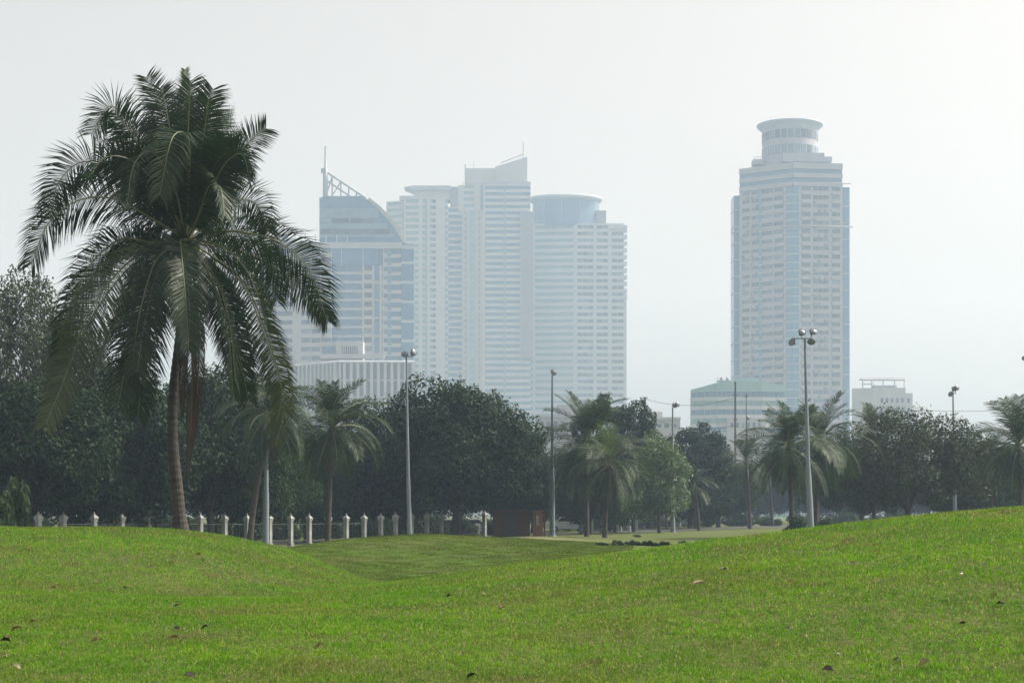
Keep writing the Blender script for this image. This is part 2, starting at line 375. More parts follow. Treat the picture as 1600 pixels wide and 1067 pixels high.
# --- right tower with round crown
def tower_right():
    B = Bld('apartment_tower', 'tall pinkish apartment tower standing alone with a flared round crown', 1239, 640*1.58)
    K = 1.58; Y0, YL, YR = 640*K, 652*K, 642*K
    L0, C0, R0 = (1156, YL), (1239, Y0), (1316, YR)
    zt, zb = zz(255, Y0), zz(291, Y0)
    back = [(1316, 668*K), (1200, 672*K), (1156, 664*K)]
    B.prism('wall', [L0, C0, R0]+back, 0, zb+0.2, 'grey_wall', 0.6)
    B.prism('crown_block', [L0, C0, R0]+back, zb+0.2, zt, 'blue_glass', 0.6)
    # banded crown storeys
    for P, Q in ((L0, C0), (C0, R0)):
        B.facade(P, Q, zb, zt-3.2, 2, [], 'pink_white', 'pane_dark', sh=0.5, proud=0.9, sname='parapet_band', top=3.4)
    n = 39; z0 = 0; z1 = zb-0.3
    B.facade(L0, C0, z0, z1, n, [(1156,1160,'p'),(1160,1172,'w',1),(1172,1174.5,'p'),(1174.5,1186,'w',2),(1186,1191,'g'),(1191,1208,'w',1),(1208,1210,'p'),(1210,1225,'b',1),(1225,1228,'p'),(1228,1239.4,'g')], 'pink_white', 'pane_dark', 'blue_glass', sh=0.56)
    B.facade(C0, R0, z0, z1, n, [(1238.6,1248,'g'),(1248,1252,'p'),(1252,1266,'b',1),(1266,1270,'p'),(1270,1294,'w',3),(1294,1299,'p'),(1299,1312,'b',1),(1312,1316,'p')], 'pink_white', 'pane_dark', 'blue_glass', sh=0.56)
    # glazed wings behind the corners
    for p0, p1, t, Y in ((1146.5, 1156.5, 306, 655*K), (1316.5, 1327.5, 293, 647*K)):
        B.pbox('glazed_wing', p0, p1, t, 803, Y, 14, 'blue_glass')
        zt_ = zz(t, Y)
        for i in range(int(zt_/9.6)):
            link('wing_band', boxmesh('wing_band', xx(p1, Y)-xx(p0, Y)+.3, 14, .5, 'pale_grey'), B.t, B.L((xx(p0, Y)-.15, Y-0.2, 4+i*9.6)))
    rq = random.Random(4); am = MB().box(-.75, .75, -.5, .5, 0, 1.1).mesh('air_conditioner', 'ac_unit')
    for i in range(150):
        side = rq.random() < .5; P, Q = (L0, C0) if side else (C0, R0); p = rq.choice((1162, 1169, 1176, 1184, 1213, 1221) if side else (1254, 1262, 1272, 1280, 1290, 1302, 1309))
        a_ = Vector((xx(*P), P[1], 0)); b_ = Vector((xx(*Q), Q[1], 0)); u = (p-P[0])/(Q[0]-P[0]); pos = a_.lerp(b_, u); d_ = (b_-a_).normalized()
        pos = pos+Vector((d_.y, -d_.x, 0))*.75; pos.z = z1/n*(rq.randrange(8, n)+.1)
        link('air_conditioner', am, B.t, B.L(pos), (0, 0, math.atan2(d_.y, d_.x)))
    # ledges with projecting ends
    zl = zz(354, Y0)
    for P, Q in (((1142, 655*K), (1239, 638.6*K)), ((1239, 638.6*K), (1333, 641*K))):
        a = Vector((xx(*P), P[1], zl)); b = Vector((xx(*Q), Q[1], zl)); B.bar('ledge', a, b, 0.38, 'pink_white', 4)
    B.bar('ledge', at(1300, 287, 640*K), at(1329, 287, 641*K), 0.3, 'pink_white', 4)
    # set-back upper boxes and the round crown
    B.pbox('upper_storey', 1223, 1288, 239, 253, 644*K, 18, 'pink_white'); B.pbox('upper_storey', 1288.2, 1300, 245, 253, 645*K, 14, 'pink_white')
    B.pbox('terrace', 1177, 1193, 249, 257, 652*K, 8, 'pink_white')
    for p in (1178, 1181.5, 1185, 1188.5, 1192): B.bar('railing_post', at(p, 249.5, 652.2*K), at(p, 245, 652.2*K), 0.12, 'white_wall', 4)
    B.bar('handrail', at(1177.5, 245, 652.2*K), at(1192.5, 245, 652.2*K), 0.14, 'white_wall', 4)
    Yc = 657*K; c = Vector((xx(1234, Yc), Yc, 0)); r = (1277-1191)/2/F*Yc
    zb2, zr, ztop = zz(258, Yc), zz(206, Yc), zz(196, Yc)
    lc = B.L(c)
    MB().lathe([(r, zb2-9), (r, zr)], 40, lc).build('round_crown', 'pink_white', B.t)
    rr = (1286-1183)/2/F*Yc
    MB().lathe([(r+.05, zr-.3), (r+.5, zz(204, Yc)), (r+1.6, zz(202, Yc)), (rr-.7, zz(199.2, Yc)), (rr, zz(198, Yc)), (rr, ztop), (rr-1, ztop+.25), (0.01, ztop+.5)], 48, lc).build('flared_rim', 'pale_grey', B.t)
    wv = MB().box(-1.5, 1.5, -0.12, 0.12, 0, 1).mesh('crown_window', 'pane_dark')
    for zlo, zhi, cnt in ((zz(223.5, Yc), zz(210, Yc), 26), (zz(248, Yc), zz(233.5, Yc), 26)):
        for k in range(cnt):
            a = 2*PI*k/cnt
            if math.sin(a) > 0.35: continue
            link('crown_window', wv, B.t, lc+Vector((math.cos(a)*(r+.02), math.sin(a)*(r+.02), zlo)), (0, 0, a+PI/2), (1, 1, zhi-zlo))
    B.bar('mast', at(1204.5, 196, 657*K), at(1204.5, 183, 657*K), 0.14, 'steel', 5)
    return B
tower_right()

# --- blue glass office tower with sloping sail and spire
def tower_spire():
    Y = 960
    B = Bld('office_tower', 'blue glass office tower with sloping sail top and tall spire', 575, Y)
    zt = zz(380, Y)
    B.prism('wall', [(507, Y), (646, Y+2), (648, Y+34), (520, Y+34)], 0, zt, 'blue_glass', 0.6)
    n = 28; zf = zz(415, Y); pitch = 14/F*Y; z0 = zf-26*pitch
    z0 = max(z0, 0.4); n = int(round((zf-z0)/pitch))
    B.facade((517, Y), (567, Y), z0, zf, n, [(517,566,'w',4)], 'pale_grey', 'deep_glass', sh=0.28, proud=0.12)
    B.facade((567.5, Y), (598, Y), z0, zf, n, [(566,569,'p'),(569.5,581.5,'w',1),(581.5,585,'p'),(592.5,597,'p')], 'cream', 'pane_dark', sh=0.42)
    for i in range(n//2):   # double-height windows between the white piers
        B.pbox('tall_window', 585, 592.5, 415+28*i+3, 415+28*i+24, Y-0.8, 0.3, 'deep_glass')
    B.facade((598.2, Y), (611, Y+.3), z0, zz(389, Y), n+2, [(598.4,600,'p'),(600,605,'w',1),(605,611,'g')], 'pale_grey', 'pane_dark', 'blue_glass', sh=0.5)
    B.facade((611.2, Y+.3), (627, Y+.6), z0, zz(389, Y), n+2, [(612,626,'w',1)], 'cream', 'deep_glass', sh=0.42)
    B.facade((627, Y+.6), (646.5, Y+2), z0, zz(382, Y), n//2, [(627,646.5,'g')], 'blue_glass', 'deep_glass', 'deep_glass', sh=0)
    B.pbox('dark_band', 507, 592, 389, 414.5, Y-0.3, 1, 'deep_glass')
    for p in (533, 566.5): B.pbox('mullion', p, p+1.4, 389, 415, Y-0.6, 0.25, 'pale_grey')
    B.pbox('parapet', 499, 627, 378.5, 388.5, Y-0.5, 1.2, 'pale_grey')
    B.pbox('roof_edge', 627.3, 647, 383, 389, Y-0.1, 1.2, 'pale_grey')
    # sail top
    B.poly('sail', [(499,380),(499,309),(510,306.5),(567,306.5),(590,326),(611,349),(622,366),(627,380)], Y+3, 26, 'blue_glass')
    B.poly('sail_cladding', [(574,312),(590,326),(611,349),(622,366),(629,380),(634,380),(627,363),(615,345),(595,323),(577,309)], Y+2.6, 26, 'cream')
    B.pbox('sail_band', 499, 591, 326, 341, Y+2.5, 0.4, 'band_blue'); B.pbox('sail_band', 499, 605, 348.5, 358, Y+2.5, 0.4, 'band_blue'); B.pbox('sail_band', 499, 616, 366, 371, Y+2.5, 0.4, 'band_blue')
    for a, b_ in ((501,517),(521,545),(548,565),(567,583)): B.pbox('sail_window', a, b_, 341.3, 348, Y+2.2, 0.3, 'pane_dark')
    for a, b_ in ((501,518),(521,545),(548,565),(567,583),(586,608)): B.pbox('sail_window', a, b_, 358.4, 365.6, Y+2.2, 0.3, 'pane_dark')
    # spire and truss
    YS = Y+4
    MB().tube([B.L(at(508.5, 308, YS)), B.L(at(508.5, 265, YS)), B.L(at(508.5, 263, YS)), B.L(at(508.5, 229, YS))], [1.5, 1.25, 0.65, 0.45], 10).build('spire', 'steel', B.t)
    B.bar('truss_chord', at(503, 264, YS), at(572, 310, YS), 0.62, 'steel')
    B.bar('truss_chord', at(510, 282, YS), at(548, 308, YS), 0.5, 'steel')
    for p, q in ((519, 275.5), (532.5, 284), (545, 292.5), (557, 300.5)): B.bar('truss_post', at(p, q, YS), at(p, 308, YS), 0.36, 'steel')
    B.bar('truss_brace', at(511, 302, YS), at(519, 276, YS), 0.32, 'steel'); B.bar('truss_brace', at(503, 264, YS), at(503, 271, YS), 0.5, 'steel')
    B.bar('truss_brace', at(519, 306, YS), at(532, 285, YS), 0.32, 'steel')
    for p, q in ((509.5, 368), (526, 367), (543, 368)): B.bar('antenna', at(p, 379, Y), at(p, q, Y), 0.28, 'white_wall')
tower_spire()

def block_left():
    Y = 930
    B = Bld('office_block', 'cream office block with rows of square windows left of the spire tower', 470, Y)
    zt = zz(388, Y)
    B.prism('wall', [(405, Y+2), (518, Y), (518, Y+26), (410, Y+26)], 0, zt, 'cream', 0.6)
    pitch = 14/F*Y; n = int(zt/pitch)
    B.facade((405, Y+2), (518, Y), zt-n*pitch, zt, n, [(405,412,'p'),(412,434,'w',2),(434,447,'w',1),(447,457,'w',1),(457,471,'p'),(471,484,'w',1),(487,500,'w',1),(502,517,'w',1)], 'cream', 'pane_dark', sh=0.5, top=2.0)
    B.pbox('roof_plant', 441, 450, 366, 379, Y+5, 5, 'grey_wall'); B.pbox('roof_plant', 452, 462, 372, 379, Y+6, 5, 'pale_grey')
    B.pbox('roof_deck', 436, 500, 378.6, 384, Y+4, 14, 'pale_grey')
    for p, q in ((434, 369), (461, 365), (477, 364), (483, 371), (493, 367)): B.bar('antenna', at(p, 380, Y+6), at(p, q, Y+6), 0.22, 'steel')
block_left()

def colonnade():
    Y = 840
    B = Bld('finned_building', 'low grey building wrapped in close vertical white fins', 529, Y)
    zt = zz(562, Y); YL = 875; YR = 842
    B.prism('wall', [(425, YL), (529, Y), (648, YR), (648, YR+30), (440, YL+30)], 0, zt, 'grey_wall', 0.6)
    bl = [(425+i*6.3, 425+i*6.3+2.6, 'f') for i in range(16)] + [(525, 529.2, 'f')]
    br = [(529.6, 533, 'f')]+[(536+i*10.6, 540.4+i*10.6, 'f') for i in range(10)]+[(643, 648, 'f')]
    B.facade((425, YL), (529, Y), 0, zt-2, 9, bl, 'white_wall', 'pane_dark', sh=0.12, proud=0.02, top=1.9)
    B.facade((529, Y), (648, YR), 0, zt-2, 9, br, 'white_wall', 'pane_dark', sh=0.12, proud=0.02, top=1.9)
    for P, Q in (((425, YL-1.3), (529.3, Y-1.3)), ((529.3, Y-1.3), (648.5, YR-1.3))):
        a = Vector((xx(*P), P[1], zt-1.2)); b = Vector((xx(*Q), Q[1], zt-1.2)); B.bar('cornice', a, b, 0.7, 'pale_grey', 4)
    B.pbox('roof_house', 501, 524.6, 534, 562, Y+16, 8, 'cream'); B.pbox('roof_house', 525, 567, 533, 562, Y+12, 10, 'cream')
    B.pbox('dark_louvre', 503, 523, 541, 555, Y+15.8, 0.25, 'blue_glass')
    for i in range(8): B.pbox('louvre', 534+i*3.3, 535.6+i*3.3, 541, 554, Y+11.8, 0.25, 'pane_dark')
    B.pbox('roof_step', 500, 600, 553, 560, Y+9, 2.5, 'cream')
colonnade()

# --- twin residential slabs
def slab_twin():
    Y = 1250
    B = Bld('residential_slab', 'broad pale residential slab with stepped roofs and a thin mast', 715, Y)
    pitch = 9.9/F*Y
    def sec(p0, p1, t, Ya, bays, wall='white_wall', pane='blue_glass', strip='aqua_glass', sh=0.5, Yb=None, body='aqua_glass', dep=24, **k):
        Yb = Yb or Ya; zt = zz(t, min(Ya, Yb)); n = int(zt/pitch)
        B.prism('wall', [(p0, Ya), (p1, Yb), (p1, Yb+dep), (p0, Ya+dep)], 0, zt, body, 0.6)
        B.facade((p0, Ya), (p1, Yb), zt-n*pitch, zt, n, bays, wall, pane, strip, sh=sh, **k)
    sec(604, 631, 316, Y+9, [(604,607,'p'),(628,631,'p')], sh=0.55, Yb=Y+5, top=1.0)
    sec(631.2, 700, 312, Y+1, [(631.3,634,'p'),(654,660,'p'),(664,668,'g'),(668,672,'p'),(676,681,'w',1),(681,695,'p')], pane='pane_dark', sh=0.45, top=1.2)
    sec(700.2, 722, 326, Y+2.5, [], sh=0.42, top=1.0, body='blue_glass')
    sec(722.2, 755, 330, Y-1, [(722.2,726,'p'),(729,734,'p'),(734,742.6,'g'),(742.6,747.5,'p'),(750.5,755,'p')], wall='cream', sh=0.4, top=1.0)
    sec(755.2, 813, 291, Y+1, [(755.2,758,'p'),(787,790,'g')], sh=0.5, body='blue_glass', top=1.2)
    sec(813.2, 829, 291, Y+1.6, [], sh=0.5, body='blue_glass', top=0.8)
    B.pbox('side_wall', 813.4, 833, 331, 560, Y-1.5, 3.8, 'grey_wall')
    B.pbox('upper_storey', 716, 757, 291, 331, Y+3, 16, 'aqua_glass')
    for i in range(4): B.pbox('spandrel', 715.7, 749.3, 294+i*10, 299+i*10, Y+2.5, 16.4, 'white_wall')
    B.pbox('pier', 716, 724, 289.5, 330.6, Y+2.2, 1, 'white_wall'); B.pbox('pier', 741, 750.5, 288, 330.6, Y+2.2, 1, 'white_wall')
    B.pbox('roof_drum', 646, 703, 297, 313, Y+5, 14, 'white_wall')
    B.poly('roof_canopy', [(631,292.5),(646,290),(700,290),(711,292.5),(702,297),(645,297)], Y+3, 18, 'pale_grey')
    B.pbox('roof_step', 703.5, 717, 292, 326, Y+6, 10, 'pale_grey'); B.pbox('roof_step', 624, 645, 306, 313, Y+6, 8, 'white_wall')
    B.pbox('roof_block', 726, 773, 263, 291, Y+5, 14, 'white_wall'); B.pbox('roof_block', 727, 772, 286, 290.5, Y+4.6, 0.5, 'pale_grey')
    B.poly('slanted_roof_block', [(773.3,291),(773.3,261),(824,245),(824,291)], Y+4, 14, 'white_wall')
    B.pbox('roof_ledge', 762, 829, 284, 291, Y+2, 3, 'pale_grey')
    B.bar('mast', at(817.5, 247, Y+4), at(817.5, 222, Y+4), 0.3, 'steel')
    B.bar('boom', at(782, 255, Y+4), at(817, 241.5, Y+4), 0.4, 'white_wall'); B.bar('antenna', at(727, 263, Y+6), at(727, 257, Y+6), 0.5, 'steel'); B.bar('antenna', at(740.5, 263, Y+6), at(740.5, 253, Y+6), 0.2, 'steel')
    B.bar('antenna', at(724, 291, Y+4), at(724, 286, Y+4), 0.2, 'steel')
slab_twin()

def slab_drum():
    Y = 1310
    B = Bld('residential_tower', 'pale blue residential tower with an oval drum and flat canopy roof', 905, Y)
    zt = zz(352, Y); pitch = 10.5/F*Y; n = int(zt/pitch)
    B.prism('wall', [(829, Y+4), (899, Y), (975, Y+1), (975, Y+28), (832, Y+28)], 0, zt, 'aqua_glass', 0.6)
    B.facade((829, Y+4), (899, Y), zt-n*pitch, zt, n, [(833,836,'p'),(863.5,866,'w',1),(896,899,'p')], 'white_wall', 'grey_wall', sh=0.55, top=1.4)
    B.facade((899, Y), (975, Y+1), zt-n*pitch, zt, n, [(899,901.5,'p'),(902,927,'w',3),(927.5,931.5,'p'),(932,950,'w',2),(950.5,955,'p'),(956,974,'w',2)], 'white_wall', 'pane_dark', sh=0.5, top=1.4)
    for i in range(11):
        z = zt-(i+1)*pitch+0.4; link('corner_balcony', boxmesh('corner_balcony', xx(980, Y)-xx(973, Y), 9, pitch*0.52, 'white_wall'), B.t, B.L((xx(973, Y), Y+0.2, z)))
    B.pbox('corner_pier', 975.2, 979, 458, 803, Y+1, 12, 'white_wall')
    B.pbox('top_balcony', 955, 980, 352, 357, Y-0.9, 5, 'white_wall')
    Yc = Y+14; c = B.L(Vector((xx(884, Yc), Yc, 0))); rx = (936-832)/2/F*Yc
    MB().lathe([(rx, zz(356, Yc)), (rx, zz(314, Yc))], 44, c, 1, 0.62).build('drum', 'blue_glass', B.t)
    rc = (943-826)/2/F*Yc
    MB().lathe([(0.1, zz(317, Yc)), (rc*.93, zz(317, Yc)), (rc, zz(313, Yc)), (rc, zz(310.5, Yc)), (rc*.9, zz(308, Yc)), (.1, zz(307, Yc))], 48, c, 1, 0.62).build('canopy_roof', 'pale_grey', B.t)
    for k in range(0, 44, 4):
        a = 2*PI*k/44
        if math.sin(a) < 0.2: B.bar('drum_mullion', B.o+c+Vector((math.cos(a)*(rx+.05), math.sin(a)*(rx*.62+.05), zz(352, Yc))), B.o+c+Vector((math.cos(a)*(rx+.05), math.sin(a)*(rx*.62+.05), zz(317, Yc))), 0.18, 'pale_grey', 4)
    B.pbox('roof_block', 932, 947, 329, 352, Y+5, 8, 'grey_wall'); B.pbox('roof_block', 846, 872, 341, 352, Y+4, 3, 'pale_grey')
slab_drum()

def glass_low():
    Y = 730
    B = Bld('glass_office', 'low curved green glass office building in front of the tall round crowned tower', 1150, Y)
    tops = [(1079,609),(1100,603.5),(1120,598),(1150,596),(1190,597),(1228,603)]
    # gently bowed front
    pts = [(1079, Y+6), (1100, Y+2.5), (1120, Y+.6), (1150, Y), (1190, Y+.8), (1228, Y+4)]
    zs = zz(612, Y); n = 8; pitch = 13.8/F*Y
    B.prism('wall', pts+[(1224, Y+24), (1085, Y+24)], 0, zs, 'green_glass', 0.5)
    zt = [zz(q, pts[i][1]) for i, (p, q) in enumerate(tops)]
    B.prism('sloping_roof', [(p, y_-0.3) for p, y_ in pts]+[(1224, Y+24), (1085, Y+24)], zs+0.02, zt+[zt[4], zt[1]], 'green_glass')
    for i in range(5):
        for a, b in zip(pts[:-1], pts[1:]):
            B.facade(a, b, zs-(i+1)*pitch, zs-i*pitch, 1, [(a[0]+0.5, b[0]-0.5, 'w', max(2, int((b[0]-a[0])/7)))] if i < 5 else [], 'white_wall', 'green_glass' if i % 2 else 'blue_glass', sh=0.42, proud=0.4)
    B.pbox('blank_wall', 1136, 1196, 653, 803, Y-3, 10, 'cream')
    B.pbox('side_block', 1079, 1135, 684, 803, Y-1, 6, 'pale_grey')
    for i in range(6): B.pbox('wall_window', 1142+i*8.5, 1146+i*8.5, 660, 668, Y-3.2, 0.3, 'pane_dark')
    B.pbox('roof_cap', 1148, 1180, 590, 597, Y+8, 10, 'green_glass')
    for p in (1123.5, 1133):
        c = B.L(at(p+3.5, 596, Y+6)); MB().lathe([(0.01, 0), (.66, 0), (.66, 1.1), (.5, 1.45), (0.01, 1.5)], 14, c+Vector((0, 0, .3))).build('roof_tank', 'steel', B.t)
    B.pbox('tank_platform', 1121, 1142, 594, 596.5, Y+5, 3, 'grey_wall'); B.bar('post', at(1121, 597, Y+5), at(1121, 590, Y+5), .1, 'steel')
glass_low()

def white_low():
    Y = 880
    B = Bld('white_block', 'low white building with roof frame right of the tall round crowned tower', 1380, Y)
    B.prism('wall', [(1331, Y+3), (1364, Y), (1415, Y), (1415, Y+20), (1331, Y+20)], 0, zz(606, Y), 'white_wall', 0)
    B.pbox('wall', 1415.2, 1426, 614, 803, Y+.5, 16, 'white_wall')
    B.pbox('roof_room', 1366, 1401, 602, 606.5, Y+4, 8, 'pale_grey')
    for p in (1348, 1362, 1380, 1398, 1413): B.bar('frame_post', at(p, 607, Y+3), at(p, 592, Y+3), .3, 'white_wall', 4)
    B.bar('frame_beam', at(1347, 593, Y+3), at(1414, 593, Y+3), .55, 'white_wall', 4); B.bar('frame_beam', at(1347, 600, Y+3), at(1366, 600, Y+3), .3, 'white_wall', 4)
    B.pbox('roof_slab', 1348, 1413, 590.5, 592, Y+4, 10, 'pale_grey')
    for r_ in range(3):
        for i in range(5): B.pbox('window', 1376+i*8, 1380+i*8, 622+r_*15, 629+r_*15, Y-.15, .3, 'pane_dark')
        B.pbox('window', 1418, 1421.5, 622+r_*15, 629+r_*15, Y+.35, .3, 'pane_dark')
        B.pbox('string_course', 1364, 1415, 633+r_*15, 634.4+r_*15, Y-.2, .3, 'pale_grey')
white_low()

def low_blocks():
    Y = 600
    B = Bld('low_warehouse', 'low beige flat roofed building between the far palms and a leaning utility pole', 1026, Y)
    B.pbox('wall', 988, 1063, 655, 803, Y, 20, 'cream'); B.pbox('roof_edge', 987, 1064, 651.5, 655, Y-.5, 21, 'white_wall')
    B.pbox('roof_room', 1012, 1035, 643, 651.4, Y+5, 6, 'cream'); B.pbox('roof_room', 999, 1011.8, 646, 651.4, Y+5, 6, 'pale_grey')
    for i in range(6): B.pbox('window', 992+i*11.5, 999+i*11.5, 662, 668, Y-.15, .3, 'pane_dark')
    B = Bld('low_house', 'small pinkish low building in front of the oval drum tower', 870, Y)
    B.pbox('wall', 871, 900, 632, 803, Y+10, 14, 'pink_white'); B.pbox('wall', 838, 889, 652, 803, Y, 9, 'pink_white'); B.pbox('roof_edge', 837, 890, 648.5, 652, Y-.4, 9.8, 'pale_grey')
    for i in range(4): B.pbox('window', 843+i*11, 849+i*11, 658, 664, Y-.15, .3, 'pane_dark')
low_blocks()

# ------------------------------------------------------------------ broadleaf trees
def leaf_quads(P, size, rng, out=None, bias=0.5, aspect=0.55):
    """rhombic leaf quads at points P"""
    N = len(P); nrm = rng.normal(size=(N, 3)); nrm /= np.linalg.norm(nrm, axis=1)[:, None]
    nrm[:, 2] = np.abs(nrm[:, 2])
    if out is not None: nrm = nrm+out*bias; nrm /= np.linalg.norm(nrm, axis=1)[:, None]+1e-9
    t = rng.normal(size=(N, 3)); t -= nrm*(t*nrm).sum(1)[:, None]; t /= np.linalg.norm(t, axis=1)[:, None]
    b = np.cross(nrm, t); s = (size*rng.uniform(0.6, 1.35, N))[:, None]
    V = np.stack([P-t*s*.5, P+b*s*.5*aspect+nrm*s*.06, P+t*s*.5, P-b*s*.5*aspect+nrm*s*.06], 1)
    return V.reshape(-1, 3)
def make_tree(seed, R, Rz, zc, trunk_h, tr, nshell, leaves, size, crad, leafmat, low=-0.75, spread=1.0, flat=0.75, inner=0.25, limbs=7):
    rng = np.random.default_rng(seed); rnd = random.Random(seed)
    mb = MB()
    c = np.array([0, 0, zc])
    def bent(a, b, r0, r1, sag=0.12, n=5):
        a = np.array(a); b = np.array(b); L = np.linalg.norm(b-a); off = rng.normal(size=3)*L*0.07; off[2] += L*sag
        pts = [a+(b-a)*t+off*math.sin(PI*t) for t in np.linspace(0, 1, n)]
        mb.tube(pts, list(np.linspace(r0, r1, n)), 6 if r0 < 0.1 else 8, cap=False); return pts
    lean = rng.normal(size=2)*0.05*trunk_h
    top = np.array([lean[0], lean[1], trunk_h])
    mb.tube([(0, 0, -0.4), (lean[0]*.1, lean[1]*.1, 0.3), (lean[0]*.5, lean[1]*.3, trunk_h*.55), top], [tr*1.5, tr*1.12, tr*.92, tr*.85], 10, cap=False)
    prim = []
    for k in range(limbs):
        a = 2*PI*(k+rng.uniform(-.3, .3))/limbs; e = rng.uniform(.1, .75)
        d = np.array([math.cos(a)*math.cos(e), math.sin(a)*math.cos(e), math.sin(e)])
        end = c+d*np.array([R, R, Rz])*rng.uniform(.45, .6); prim.append(end)
        bent(top-np.array([0, 0, rng.uniform(0, .15)*trunk_h]), end, tr*.55, tr*.24, -0.05)
    end = c+np.array([0, 0, Rz*.5]); prim.append(end); bent(top, end, tr*.6, tr*.24, 0)
    prim = np.array(prim)
    P = []; O = []
    ga = PI*(3-math.sqrt(5)); cnt = 0
    for k in range(nshell):
        zf = 1-2*(k+.5)/nshell
        if zf < low: continue
        a = ga*k+rng.uniform(-.25, .25); rr = math.sqrt(max(0, 1-zf*zf))
        s = rng.uniform(.72, 1.04) if rng.random() > .2 else rng.uniform(.5, .75)
        tip = c+np.array([math.cos(a)*rr*R, math.sin(a)*rr*R, zf*Rz])*s*np.array([1, 1, 1.0])
        j = np.argmin(((prim-tip)**2).sum(1)); bent(prim[j], tip, tr*.2, tr*.05, .05)
        cr = crad*rng.uniform(.65, 1.3); m = int(leaves/nshell*(cr/crad)**2)
        q = rng.normal(size=(m, 3)); q /= np.linalg.norm(q, axis=1)[:, None]; rad = rng.uniform(.25, 1, m)**(1/2.2)
        lump = 1+.28*np.sin(q[:, 0]*5+k)*np.sin(q[:, 1]*5+2*k)*np.cos(q[:, 2]*4)
        P.append(tip+q*(rad*cr*lump)[:, None]*np.array([1, 1, flat])); O.append(q+np.array([0, 0, .3]))
    if inner > 0:
        m = int(leaves*inner); q = rng.normal(size=(m, 3)); q /= np.linalg.norm(q, axis=1)[:, None]
        P.append(c+q*np.array([R, R, Rz])*(rng.uniform(.1, 1, m)**.5*.8)[:, None]); O.append(q)
    P = np.concatenate(P); O = np.concatenate(O)
    P = P[P[:, 2] > 0.35*max(0.5, zc-Rz)]; O = O[:len(P)]
    V = leaf_quads(P, size, rng, O, .6)
    return mb.mesh('trunk', 'bark'), np_mesh('crown', V, 4, leafmat)

T = {
 'dense_a': make_tree(11, 6.0, 4.8, 5.7, 2.2, .36, 90, 44000, .27, 1.45, 'leaf_dark', low=-.72, inner=.15),
 'dense_b': make_tree(12, 5.2, 4.6, 5.4, 2.0, .32, 72, 38000, .27, 1.4, 'leaf_dark', low=-.92, inner=.15),
 'dense_c': make_tree(13, 5.6, 4.1, 4.8, 1.8, .30, 80, 38000, .25, 1.35, 'leaf_mid', low=-.92, inner=.15),
 'airy': make_tree(14, 7.0, 4.8, 8.0, 3.6, .34, 150, 50000, .21, 1.2, 'leaf_airy', low=-.75, inner=.12),
 'rust': make_tree(15, 7.0, 4.2, 5.6, 2.2, .30, 130, 40000, .23, 1.25, 'leaf_rust', low=-.75, inner=.12),
 'fresh': make_tree(16, 3.6, 4.2, 5.4, 2.0, .2, 70, 20000, .24, 1.1, 'leaf_fresh', low=-.85),
 'sprig': make_tree(17, 4.0, 4.0, 6.4, 3.4, .24, 48, 15000, .30, .95, 'leaf_dark', low=-.5, inner=.05),
}
def tree(kind, px, top, Y, wpx, label, name='broadleaf_tree', cat='tree', group=None, rz=None, hmax={}):
    tm, cm = T[kind]
    if kind not in hmax:
        co = np.empty(len(cm.vertices)*3, np.float32); cm.vertices.foreach_get('co', co); co = co.reshape(-1, 3)
        hmax[kind] = (np.percentile(co[:, 2], 99.7), np.percentile(np.abs(co[:, 0]), 99))
    hm, rm = hmax[kind]; x = xx(px, Y); z = h1(x, Y)
    sz = (zz(top, Y)-z)/hm; sx = wpx/2/F*Y/rm
    t = thing(name, label, cat, (x, Y, z-0.05), rz if rz is not None else random.uniform(0, 6.28), group)
    t.scale = (sx, sx, sz)
    link('trunk', tm, t); link('crown', cm, t); return t
G1 = 'trees along the boundary fence'
tree('airy', 15, 428, 100, 300, 'tall airy grey green tree farthest left with bare limbs showing', rz=0.6)
tree('dense_a', 55, 590, 95, 300, 'dark dense tree just below the tall airy tree', group=G1)
tree('dense_b', 195, 560, 101, 270, 'dark dense tree directly left of the tall coconut trunk', group=G1)
tree('dense_a', 330, 575, 107, 215, 'dark tree rising just right of the tall coconut trunk', group=G1, rz=2)
tree('dense_c', 395, 655, 112, 170, 'green low tree behind the short palm beside the left light mast', group=G1)
tree('dense_c', 478, 668, 124, 150, 'small mid green tree between the two short palms on the left', group=G1, rz=1)
tree('dense_b', 590, 630, 130, 200, 'dark bushy tree filling the gap left of the big round tree', group=G1, rz=3)
tree('dense_a', 712, 597, 125, 262, 'big round dark tree with thick trunk in front of the pale slabs', group=G1, rz=4.2)
tree('dense_b', 815, 672, 143, 120, 'dark tree hugging the right side of the big round tree', group=G1, rz=5)
tree('sprig', 962, 618, 165, 120, 'dark open topped tree poking above the middle palms', group=G1, rz=1)
tree('dense_c', 918, 700, 150, 170, 'shaded green tree behind the pair of middle palms', group=G1, rz=0)
tree('fresh', 1030, 676, 160, 92, 'fresh green rounded tree beside the short light mast', group=G1, rz=0)
tree('dense_b', 990, 668, 170, 90, 'mid height dark tree left of the fresh green tree', group=G1, rz=.4)
tree('sprig', 1088, 662, 190, 118, 'dark upright tree in front of the curved glass office', group=G1, rz=2.6)
tree('dense_b', 1078, 690, 196, 130, 'dense dark tree low behind the upright tree near the glass office', group=G1, rz=4)
tree('dense_c', 1122, 718, 205, 130, 'low green tree at the foot of the glass office', group=G1, rz=2)
tree('rust', 1420, 640, 135, 255, 'broad open tree with rusty foliage on the right', group=G1, rz=.3)
tree('rust', 1345, 690, 150, 150, 'smaller rusty tree behind the right palm pair', group=G1, rz=2.2)
tree('dense_c', 1520, 690, 155, 150, 'green tree between the rusty tree and the right edge palm', group=G1, rz=1.2)
tree('dense_c', 1595, 700, 165, 120, 'green tree behind the rightmost palm', group=G1, rz=4.4)
